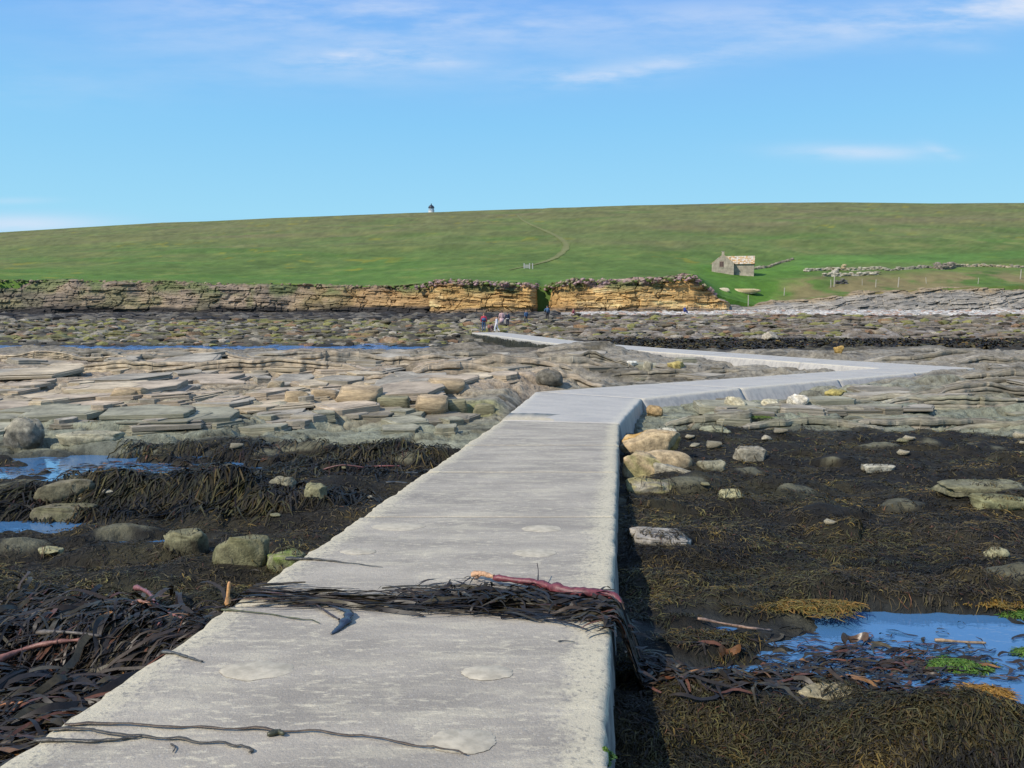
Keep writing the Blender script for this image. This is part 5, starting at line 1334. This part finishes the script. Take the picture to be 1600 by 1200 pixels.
# ------------------------------------------------------------------ lighthouse head on the crest
M_white = flat_mat('white painted lantern', (.62, .64, .66), .5, .08, 3)
M_black = flat_mat('black painted dome', (.012, .02, .035), .4, .2, 3)
M_lglass = flat_mat('lantern glass', (.22, .33, .42), .1, .1, 3)
def lighthouse():
    p = at_y(674, 331.5, 522.0); k = 522 / F_PX
    zg = float(hill(p[0], p[1])); h = empty('lighthouse', (p[0], p[1], zg)); props(h, 'little lighthouse lantern with a black dome standing on the hill crest', 'lighthouse')
    z0 = p[2] - zg
    def lathe(name, prof, mat, seg=20):
        bm = bmesh.new(); rings = []
        for r_, z in prof: rings.append([bm.verts.new((r_ * math.cos(2 * math.pi * i / seg), r_ * math.sin(2 * math.pi * i / seg), z)) for i in range(seg)])
        for A, B in zip(rings, rings[1:]):
            for i in range(seg): bm.faces.new((A[i], A[(i + 1) % seg], B[(i + 1) % seg], B[i]))
        bm.faces.new(rings[-1]); return bm_obj(name, bm, mat, h, smooth=False)
    r_ = 4.6 * k
    lathe('base', [(r_ * .98, -1.5), (r_ * .98, z0 + .7), (r_ * 1.08, z0 + .75), (r_ * 1.08, z0 + .95), (r_ * .9, z0 + .96)], M_white)
    lathe('lantern', [(r_ * .80, z0 + .95), (r_ * .80, z0 + 6.6 * k)], M_lglass)
    lathe('lamp', [(.1, z0 + .95), (r_ * .28, z0 + 1.1), (r_ * .34, z0 + 1.7), (r_ * .28, z0 + 2.3), (.1, z0 + 2.4)], M_black)
    for i in range(8):
        a = 2 * math.pi * (i + .5) / 8; bm = bmesh.new(); add_box(bm, (r_ * .86 * math.cos(a), r_ * .86 * math.sin(a), z0 + .95 + 2.9 * k), (.22, .22, 5.8 * k), a); bm_obj('mullion', bm, M_white, h)
    lathe('dome', [(r_ * 1.05, z0 + 6.2 * k), (r_ * 1.02, z0 + 7.2 * k), (r_ * .82, z0 + 9 * k), (r_ * .45, z0 + 10.3 * k), (r_ * .2, z0 + 10.8 * k), (r_ * .18, z0 + 11.8 * k), (.06, z0 + 13.5 * k)], M_black)
lighthouse()

# ------------------------------------------------------------------ ruins, slabs, posts, gate on the grass
PALE = [(.50, .45, .33), (.42, .38, .28), (.34, .30, .22), (.46, .40, .28)]
def ruin_wall(pix, hpx, label, depth=1.0, pal=PALE, name='ruined_wall', seed=0, d=None):
    pts = [hit_hill(a, b) for a, b in pix]; r_ = np.random.default_rng(seed + 50)
    base = empty(name, tuple(pts[0])); props(base, label, 'wall')
    iv, fc = ico(1); V, F_, C_ = [], [], []
    for A, B in zip(pts, pts[1:]):
        L = np.linalg.norm(B - A); n = max(2, int(L / .55)); k = A[1] / F_PX
        for j in range(n):
            q = A + (B - A) * (j + .5) / n; H = hpx * k * r_.uniform(.55, 1.1); zz = -.2
            while zz < H:
                s_ = np.array((r_.uniform(.3, .6), r_.uniform(.3, .5), r_.uniform(.10, .22)))
                p = np.sign(iv) * np.abs(iv) ** .45 * (1 + r_.uniform(-.12, .12, (len(iv), 1))) * s_ + np.array((q[0] + r_.normal(0, .1), q[1] + r_.normal(0, .15), hill(q[0], q[1]) + zz + s_[2]))
                F_.append(fc + len(iv) * len(V)); V.append(p - pts[0]); C_.append(np.tile(np.array(pal[int(r_.integers(len(pal)))]) * r_.uniform(.8, 1.15), (len(iv), 1)))
                zz += s_[2] * 1.5
    o = np_obj('masonry', np.concatenate(V), [np.concatenate(F_)], M_stone, base, smooth=False, col=np.concatenate(C_)); o['kind'] = 'stuff'
LT = [(.44, .40, .31), (.38, .345, .26), (.31, .28, .20)]
ruin_wall([(1258, 425), (1290, 422), (1330, 423), (1384, 421)], 3, 'low pale ruined wall, upper of the pair right of the cottage', seed=1, pal=LT)
ruin_wall([(1286, 432), (1310, 432), (1345, 431), (1372, 429)], 4, 'low whitish ruined wall, lower of the pair right of the cottage', seed=2, pal=LT)
ruin_wall([(1300, 432), (1304, 427), (1308, 422)], 3, 'short cross wall joining the two pale ruined walls', seed=3, pal=LT)
ruin_wall([(1384, 423), (1420, 421), (1450, 419), (1488, 419)], 2.6, 'grey ruined wall running up to the round stump', seed=4, pal=[(.30, .27, .21), (.26, .24, .18), (.36, .32, .25)])
ruin_wall([(1462, 419), (1468, 421), (1482, 421), (1490, 418)], 8, 'thick grey-brown stump of ruined masonry on the right-hand bank', seed=5, pal=[(.25, .21, .165), (.20, .175, .14), (.30, .25, .2)], name='ruin_stump')
ruin_wall([(1490, 417), (1530, 416), (1570, 418), (1640, 417)], 2.4, 'ruined wall running off the right edge behind the stump', seed=6, pal=[(.34, .29, .21), (.30, .27, .2), (.4, .33, .22)])
ruin_wall([(1178, 421), (1200, 418), (1216, 412), (1238, 405)], 1.6, 'rough stony dyke climbing the slope behind the cottage', seed=7, pal=[(.26, .23, .17), (.20, .18, .12), (.30, .27, .2)])
ruin_wall([(1180, 419), (1195, 419)], 2.4, 'low stub of wall beside the right corner of the cottage', seed=8, pal=LT)
ruin_wall([(1316, 422), (1320, 422)], 7, 'single upright tan stone beside the pale ruined walls', seed=9, pal=[(.42, .34, .2)], name='standing_stone')
ruin_wall([(1304, 444), (1322, 443)], 6, 'dark low stone structure below the pale ruined walls', seed=10, pal=[(.13, .12, .11), (.17, .16, .14)], name='stone_shelter')
def slabstone(px, py, wpx, hpx, label, colour, dep=.8, **k):
    p = hit_hill(px, py); s_ = p[1] / F_PX
    me = rock_mesh('flat_outcrop', (wpx * s_, wpx * s_ * dep * .5, hpx * s_ * 1.6), int(px), .35, 3, colour, strata=.08, rough=.18, **k)
    o = link(bpy.data.objects.new('flat_outcrop', me)); o.location = (p[0], p[1] + .5, p[2] - .1); props(o, label, 'rock')
slabstone(1131, 455, 18, 4, 'small pale slab on the bank below the cottage', (.50, .46, .36))
slabstone(1165, 458, 46, 5, 'longer tan slab on the bank below the cottage', (.42, .34, .21), colour2=(.5, .44, .3))
# posts
def post_mesh(H, r_):
    bm = bmesh.new(); add_tube(bm, [(0, 0, -.3), (0.01, 0, H * .5), (0, .01, H - .04), (0, 0, H)], [r_, r_ * .95, r_ * .9, r_ * .55], 8)
    me = bpy.data.meshes.new('fence_post'); bm.to_mesh(me); bm.free(); me.materials.append(M_post); return me
M_post = flat_mat('silvered fence post', (.36, .33, .27), .85, .15, 8)
PM = [post_mesh(1.45, .085), post_mesh(1.9, .10), post_mesh(1.2, .06)]
for px, py, q, lab in ((1225, 462, 0, 'silvered fence post standing alone above the left end of the grey rock slope'), (1298, 449, 0, 'thinner of the two close fence posts below the pale ruins'), (1303, 448, 1, 'tall stout fence post, right one of the close pair below the pale ruins'),
                       (1347, 446, 2, 'thin faint fence post between the close pair and the tall pale post'), (1368, 449, 0, 'fence post just left of the tallest pale post'), (1403, 449, 1, 'tallest pale fence post above the middle of the grey rock slope'),
                       (1447, 443, 2, 'short dark-footed post below the ruin stump'), (1528, 444, 2, 'short fence post between the ruin stump and the right edge'), (1594, 436, 1, 'pale fence post near the right edge of the picture'), (1169, 476, 0, 'lone fence post at the foot of the bank left of the shingle')):
    p = hit_hill(px, py)
    o = link(bpy.data.objects.new('fence_post', PM[q])); o.location = p; o.rotation_euler = (rng.normal(0, .04), rng.normal(0, .05), 0); props(o, lab, 'post', 'fence posts along the shore')
def gate():
    p = hit_hill(826, 420); k = p[1] / F_PX; g = empty('field_gate', tuple(p)); props(g, 'small grey gate between two posts at the foot of the hill path', 'gate')
    M = flat_mat('grey gate timber', (.36, .36, .34), .8, .1, 5)
    for x in (-7 * k, 6 * k, 1.5 * k):
        bm = bmesh.new(); add_box(bm, (x, 0, 4 * k), (.22, .22, 9 * k)); bm_obj('post', bm, M, g)
    for j in range(3):
        bm = bmesh.new(); add_box(bm, (-2.7 * k, -.05, (1.6 + 2.0 * j) * k), (8.2 * k, .07, .16)); bm_obj('rail', bm, M, g)
gate()

# ------------------------------------------------------------------ walkers
MATS = {}
def cmat(c, rough=.85):
    key = tuple(round(v_, 3) for v_ in c)
    if key not in MATS: MATS[key] = flat_mat('cloth %d' % len(MATS), c, rough, .15, 14, .3)
    return MATS[key]
SKIN = (.48, .29, .21)
def body_mesh(pose):
    J = dict(pelvis=(0, 0, .95), waist=(0, .0, 1.10), chest=(0, -.01, 1.30), neck=(0, 0, 1.46), jaw=(0, .02, 1.54), head=(0, .015, 1.62), crown=(0, 0, 1.70),
             shL=(-.17, 0, 1.40), elL=(-.24, -.03, 1.14), wrL=(-.25, .06, .92), haL=(-.25, .09, .84), shR=(.17, 0, 1.40), elR=(.24, -.03, 1.14), wrR=(.25, .06, .92), haR=(.25, .09, .84),
             hiL=(-.09, 0, .88), knL=(-.10, .02, .50), anL=(-.10, -.03, .09), toL=(-.11, .14, .04), hiR=(.09, 0, .88), knR=(.10, .02, .50), anR=(.10, -.03, .09), toR=(.11, .14, .04))
    J.update(pose)
    names = list(J)
    E = [('pelvis', 'waist'), ('waist', 'chest'), ('chest', 'neck'), ('neck', 'jaw'), ('jaw', 'head'), ('head', 'crown'), ('chest', 'shL'), ('shL', 'elL'), ('elL', 'wrL'), ('wrL', 'haL'), ('chest', 'shR'), ('shR', 'elR'), ('elR', 'wrR'), ('wrR', 'haR'),
         ('pelvis', 'hiL'), ('hiL', 'knL'), ('knL', 'anL'), ('anL', 'toL'), ('pelvis', 'hiR'), ('hiR', 'knR'), ('knR', 'anR'), ('anR', 'toR')]
    RAD = dict(pelvis=(.15, .11), waist=(.135, .10), chest=(.155, .11), neck=(.052, .055), jaw=(.068, .08), head=(.078, .095), crown=(.055, .07), sh=(.062, .062), el=(.043, .043), wr=(.030, .030), ha=(.036, .022), hi=(.088, .09), kn=(.058, .06), an=(.040, .042), to=(.038, .028))
    me = bpy.data.meshes.new('body'); me.from_pydata([J[n] for n in names], [(names.index(a), names.index(b)) for a, b in E], [])
    o = bpy.data.objects.new('body_tmp', me); COL.objects.link(o)
    o.modifiers.new('s', 'SKIN'); sk = me.skin_vertices[0].data
    for i, n in enumerate(names):
        r_ = RAD.get(n) or RAD[n[:2]]; sk[i].radius = r_; sk[i].use_root = n == 'pelvis'
    o.modifiers.new('d', 'SUBSURF').levels = 1
    dg = bpy.context.evaluated_depsgraph_get(); m2 = bpy.data.meshes.new_from_object(o.evaluated_get(dg))
    bpy.data.objects.remove(o)
    bones = {e: (np.array(J[e[0]]), np.array(J[e[1]])) for e in E}
    # nose, and five fingers on each hand
    bm = bmesh.new(); bm.from_mesh(m2)
    hd = Vector(J['head']); add_tube(bm, [hd + Vector((0, .07, .02)), hd + Vector((0, .112, -.03))], [.010, .016], 6)
    for s_ in 'LR':
        a, b = Vector(J['wr' + s_]), Vector(J['ha' + s_]); d = (b - a).normalized(); sd = d.cross(Vector((1 if s_ == 'R' else -1, 0, 0))).normalized()
        for q, (off, ln) in enumerate(((-.024, .070), (-.008, .080), (.008, .076), (.023, .060))):
            p = b + sd * off; add_tube(bm, [p - d * .02, p + d * ln * .5, p + d * ln + Vector((-.012 if s_ == 'R' else .012, 0, 0))], [.0095, .009, .006], 6)
        add_tube(bm, [a + (b - a) * .5 - sd * .02, b - sd * .045, b - sd * .05 + d * .03], [.011, .010, .007], 6)
    bm.to_mesh(m2); bm.free()
    return m2, bones
def garment(src, bones, regions, off, name, parent, mat, cut=None):
    n = len(src.vertices); V = np.empty(n * 3, np.float32); src.vertices.foreach_get('co', V); V = V.reshape(-1, 3)
    Nn = np.empty(n * 3, np.float32); src.vertices.foreach_get('normal', Nn); Nn = Nn.reshape(-1, 3)
    best = np.full(n, 9.0); own = np.zeros(n, int); keys = list(bones)
    for i, e in enumerate(keys):
        A, B = bones[e]; d = B - A; t = np.clip(((V - A) @ d) / (d @ d), 0, 1); dist = np.linalg.norm(V - A - t[:, None] * d, axis=1) - (.05 if e[1] in ('pelvis', 'waist', 'chest') or e[0] in ('pelvis', 'waist') and e[1] in ('waist', 'chest') else 0)
        m_ = dist < best; best = np.where(m_, dist, best); own = np.where(m_, i, own)
    sel = np.isin(own, [i for i, e in enumerate(keys) if e in regions])
    if cut is not None: sel &= cut(V)
    fs = [list(p.vertices) for p in src.polygons if all(sel[v_] for v_ in p.vertices)]
    if not fs: return None
    used = sorted({v_ for f in fs for v_ in f}); mp = {v_: i for i, v_ in enumerate(used)}
    me = bpy.data.meshes.new(name); me.from_pydata((V[used] + Nn[used] * off).tolist(), [], [[mp[v_] for v_ in f] for f in fs])
    me.polygons.foreach_set('use_smooth', [True] * len(me.polygons)); me.materials.append(mat)
    o = link(bpy.data.objects.new(name, me), parent)
    s_ = o.modifiers.new('cloth', 'SOLIDIFY'); s_.thickness = .012; s_.offset = 0
    return o
TORSO = [('pelvis', 'waist'), ('waist', 'chest'), ('chest', 'neck'), ('chest', 'shL'), ('chest', 'shR')]
ARMS = [('shL', 'elL'), ('elL', 'wrL'), ('shR', 'elR'), ('elR', 'wrR')]; LEGS = [('pelvis', 'hiL'), ('hiL', 'knL'), ('knL', 'anL'), ('pelvis', 'hiR'), ('hiR', 'knR'), ('knR', 'anR')]
FEET = [('anL', 'toL'), ('anR', 'toR')]; HEAD = [('jaw', 'head'), ('head', 'crown')]
STAND = {}
WALK = dict(hiL=(-.09, .03, .88), knL=(-.1, .16, .52), anL=(-.1, .16, .10), toL=(-.11, .32, .07), knR=(.1, -.06, .50), anR=(.1, -.30, .13), toR=(.11, -.15, .04), wrL=(-.25, -.12, .93), haL=(-.25, -.14, .85), wrR=(.24, .16, .96), haR=(.24, .21, .89))
HIPS = dict(elL=(-.32, -.08, 1.18), wrL=(-.19, .06, 1.02), haL=(-.13, .09, .98))
BENT = dict(waist=(0, .06, 1.08), chest=(0, .22, 1.24), neck=(0, .33, 1.36), jaw=(0, .40, 1.42), head=(0, .43, 1.49), crown=(0, .44, 1.57), shL=(-.17, .25, 1.32), shR=(.17, .25, 1.32), elL=(-.2, .30, 1.05), elR=(.2, .30, 1.05), wrL=(-.14, .42, .86), wrR=(.14, .42, .86), haL=(-.12, .45, .79), haR=(.12, .45, .79))
SIT = dict(pelvis=(0, 0, .42), waist=(0, .02, .58), chest=(0, .06, .78), neck=(0, .09, .94), jaw=(0, .12, 1.02), head=(0, .12, 1.10), crown=(0, .10, 1.18), shL=(-.17, .07, .88), shR=(.17, .07, .88), elL=(-.24, .10, .64), elR=(.24, .10, .64), wrL=(-.12, .30, .56), wrR=(.12, .30, .56), haL=(-.08, .36, .54), haR=(.08, .36, .54),
           hiL=(-.10, .04, .38), hiR=(.10, .04, .38), knL=(-.13, .45, .46), knR=(.13, .45, .46), anL=(-.12, .48, .09), anR=(.12, .48, .09), toL=(-.13, .64, .04), toR=(.13, .64, .04))
_bodies = {}
def person(px, py, d, hpx, pose, heading, top, legs, hair, label, shoes=(.05, .045, .04), extra=None, group='walkers on the far shore', longhair=False, sitting=False):
    p = at_y(px, py, d)
    zg = float(max(foreshore(p[0], p[1]), -9)); dd, zc = deck_dist(np.array([p[0]]), np.array([p[1]]))
    if dd[0] < .05: zg = float(zc[0])
    H = hpx * d / F_PX; s_ = H / (1.22 if sitting else 1.74)
    e = empty('person', (p[0], p[1], zg), heading); e.scale = (s_, s_, s_); props(e, label, 'person', group)
    key = id(pose)
    if key not in _bodies: _bodies[key] = body_mesh(pose)
    src, bones = _bodies[key]
    bd = src.copy(); bd.materials.clear(); bd.materials.append(cmat(SKIN, .6)); bd.polygons.foreach_set('use_smooth', [True] * len(bd.polygons))
    link(bpy.data.objects.new('body', bd), e)
    garment(src, bones, TORSO + ARMS, .020, 'jacket', e, cmat(top), None)
    garment(src, bones, LEGS + [('pelvis', 'waist')], .012, 'trousers', e, cmat(legs), None)
    garment(src, bones, FEET, .008, 'shoes', e, cmat(shoes))
    hz = bones[('head', 'crown')][0]
    garment(src, bones, HEAD + ([('neck', 'jaw')] if longhair else []), .014, 'hair', e, cmat(hair), (lambda V: (V[:, 2] > hz[2] + .02) | (V[:, 1] < hz[1] - .01)))
    if extra: extra(e, bones)
    return e
NAVY, BLUE, RED_, WHT, PNK = (.025, .035, .07), (.045, .10, .20), (.42, .04, .07), (.58, .58, .62), (.50, .33, .33)
def backpack(c):
    def f(e, b):
        bm = bmesh.new(); add_box(bm, (0, -.20, 1.26), (.30, .17, .42), taper=.8); bmesh.ops.bevel(bm, geom=bm.edges[:], offset=.04, segments=2); bm_obj('backpack', bm, cmat(c), e, smooth=True)
    return f
def band(z0, z1, c, name):
    def f(e, b):
        bm = bmesh.new(); seg = 14; R_ = [[bm.verts.new((.215 * math.cos(6.2832 * k / seg), .165 * math.sin(6.2832 * k / seg), z)) for k in range(seg)] for z in (z0, z1)]
        for k in range(seg): bm.faces.new((R_[0][k], R_[0][(k + 1) % seg], R_[1][(k + 1) % seg], R_[1][k]))
        o = bm_obj(name, bm, cmat(c), e, smooth=True); o.modifiers.new('cloth', 'SOLIDIFY').thickness = .02
    return f
person(756, 517, 74, 29, STAND, .1, RED_, (.035, .07, .14), (.30, .17, .09), 'adult in red-shouldered top and blue trousers at the far end of the causeway', extra=band(1.0, 1.28, (.04, .09, .20), 'body_warmer'))
person(776, 519, 70.5, 25, WALK, 1.4, WHT, (.55, .56, .60), (.06, .04, .03), 'child dressed all in white at the far end of the causeway')
person(764, 518, 72, 16, STAND, -.4, (.28, .12, .09), (.06, .045, .05), (.32, .20, .12), 'small child in rust-brown top beside the red-topped adult')
person(769, 518, 72, 17, WALK, .6, (.12, .06, .08), (.30, .20, .18), (.14, .08, .05), 'small child in dark maroon top between the rust-topped child and the child in white')
person(784, 507, 86, 28, STAND, 0.2, PNK, (.52, .36, .36), (.015, .012, .012), 'long dark-haired walker in pale pink beside the navy-clad walker', longhair=True, extra=band(.52, .95, (.52, .36, .36), 'skirt'))
person(793, 504, 91, 24, HIPS, .3, NAVY, (.03, .03, .05), (.02, .018, .02), 'walker in navy jacket with a pale band at the waist', extra=band(.93, 1.0, (.6, .58, .55), 'belt'))
person(822, 504, 93, 21, WALK, .5, BLUE, (.035, .04, .055), (.34, .19, .12), 'slim walker in blue jacket standing alone left of the broad walker')
person(855, 502, 96, 25, HIPS, .2, (.055, .10, .17), (.03, .028, .03), (.05, .055, .09), 'broad walker in blue coat and black trousers standing apart', extra=backpack((.06, .12, .22)))
person(897, 492, 114, 14, SIT, 1.2, (.30, .07, .09), (.45, .36, .34), (.10, .06, .05), 'person in dark red sitting on the rocks below the golden cliff', sitting=True)
person(1069, 488, 128, 13, SIT, -1.3, (.02, .05, .25), (.03, .05, .18), (.24, .13, .08), 'person in bright blue sitting on the shingle below the golden cliff', sitting=True)

# dark weed hanging on the channel-side wall of the farthest causeway run
def wall_weed():
    n = 2600; k0 = len(SECT) - 6
    t = rng.uniform(k0 + .35, len(SECT) - 1.02, n); i = t.astype(int); f = (t - i)[:, None]
    L_ = np.array([SECT[q][0] for q in range(len(SECT))]); A = L_[i] + (L_[i + 1] - L_[i]) * f
    out = np.array((-.93, -.36)); z0 = A[:, 2] - .06 - .14 * np.abs(fbm(t * 1.5, t * 0, 330, 3)) - rng.uniform(0, .45, n)
    zt = z0.copy()
    V, F_, C_, off = [], [], [], 0
    base = A[:, :2] + out * (.05 + .05 * rng.random(n))[:, None]
    L = rng.uniform(.15, .4, n); w_ = rng.uniform(.04, .09, n); c = np.array((.04, .037, .022)) * rng.uniform(.5, 1.6, n)[:, None]
    tg = (L_[i + 1] - L_[i])[:, :2]; tg /= np.linalg.norm(tg, axis=1)[:, None]
    P = []
    for q in (0, .5, 1):
        ctr = np.column_stack([base + out * (.10 * q), z0 - L * q])
        for sg in (-1, 1): P.append(ctr + np.column_stack([tg * (sg * w_ * (1 - .5 * q))[:, None], np.zeros(n)]))
    V = np.stack(P, 1); idx = np.arange(n * 6).reshape(n, 6)
    F_ = np.concatenate([idx[:, [0, 1, 3, 2]], idx[:, [2, 3, 5, 4]]])
    o = np_obj('wall_weed', V.reshape(-1, 3), [F_], M_weed, smooth=False, col=np.repeat(c, 6, 0))
    props(o, 'dark weed hanging down the channel wall of the farthest causeway run', 'seaweed', kind='stuff')
wall_weed()

# small stones showing through the weed
def weed_stones():
    protos = [rock_mesh('weed_stone', (1, 1, 1), 520 + k, .45 + .1 * (k % 3), 2, c, rough=.25) for k, c in enumerate([(.27, .26, .20), (.34, .32, .25), (.22, .22, .14), (.20, .19, .15), (.40, .38, .31)])]
    made = 0
    while made < 26:
        right = made % 4 != 0
        px, py = (rng.uniform(1000, 1600), rng.uniform(672, 860) if rng.random() < .35 else rng.uniform(672, 760)) if right else (rng.uniform(0, 640), rng.uniform(690, 900))
        p = hit(px, py); dd = deck_dist(np.array([p[0]]), np.array([p[1]]))[0][0]
        if dd < .25 or p[1] > 17 or any(pool_rho(p[0], p[1], q) < 1.2 for q in POOLS): continue
        W = rng.uniform(8, 26) * p[1] / F_PX
        o = link(bpy.data.objects.new('weed_stone', protos[int(rng.integers(5))])); o.location = (p[0], p[1], p[2] - .004); o.scale = (W, W * .7, W * rng.uniform(.28, .5)); o.rotation_euler = (0, 0, rng.uniform(-1, 1))
        props(o, 'small pale stone showing through the dark weed right of the causeway' if right else 'small grey stone in the dark weed left of the causeway', 'stone',
              'small stones in the weed, right' if right else 'small stones in the weed, left'); made += 1
weed_stones()
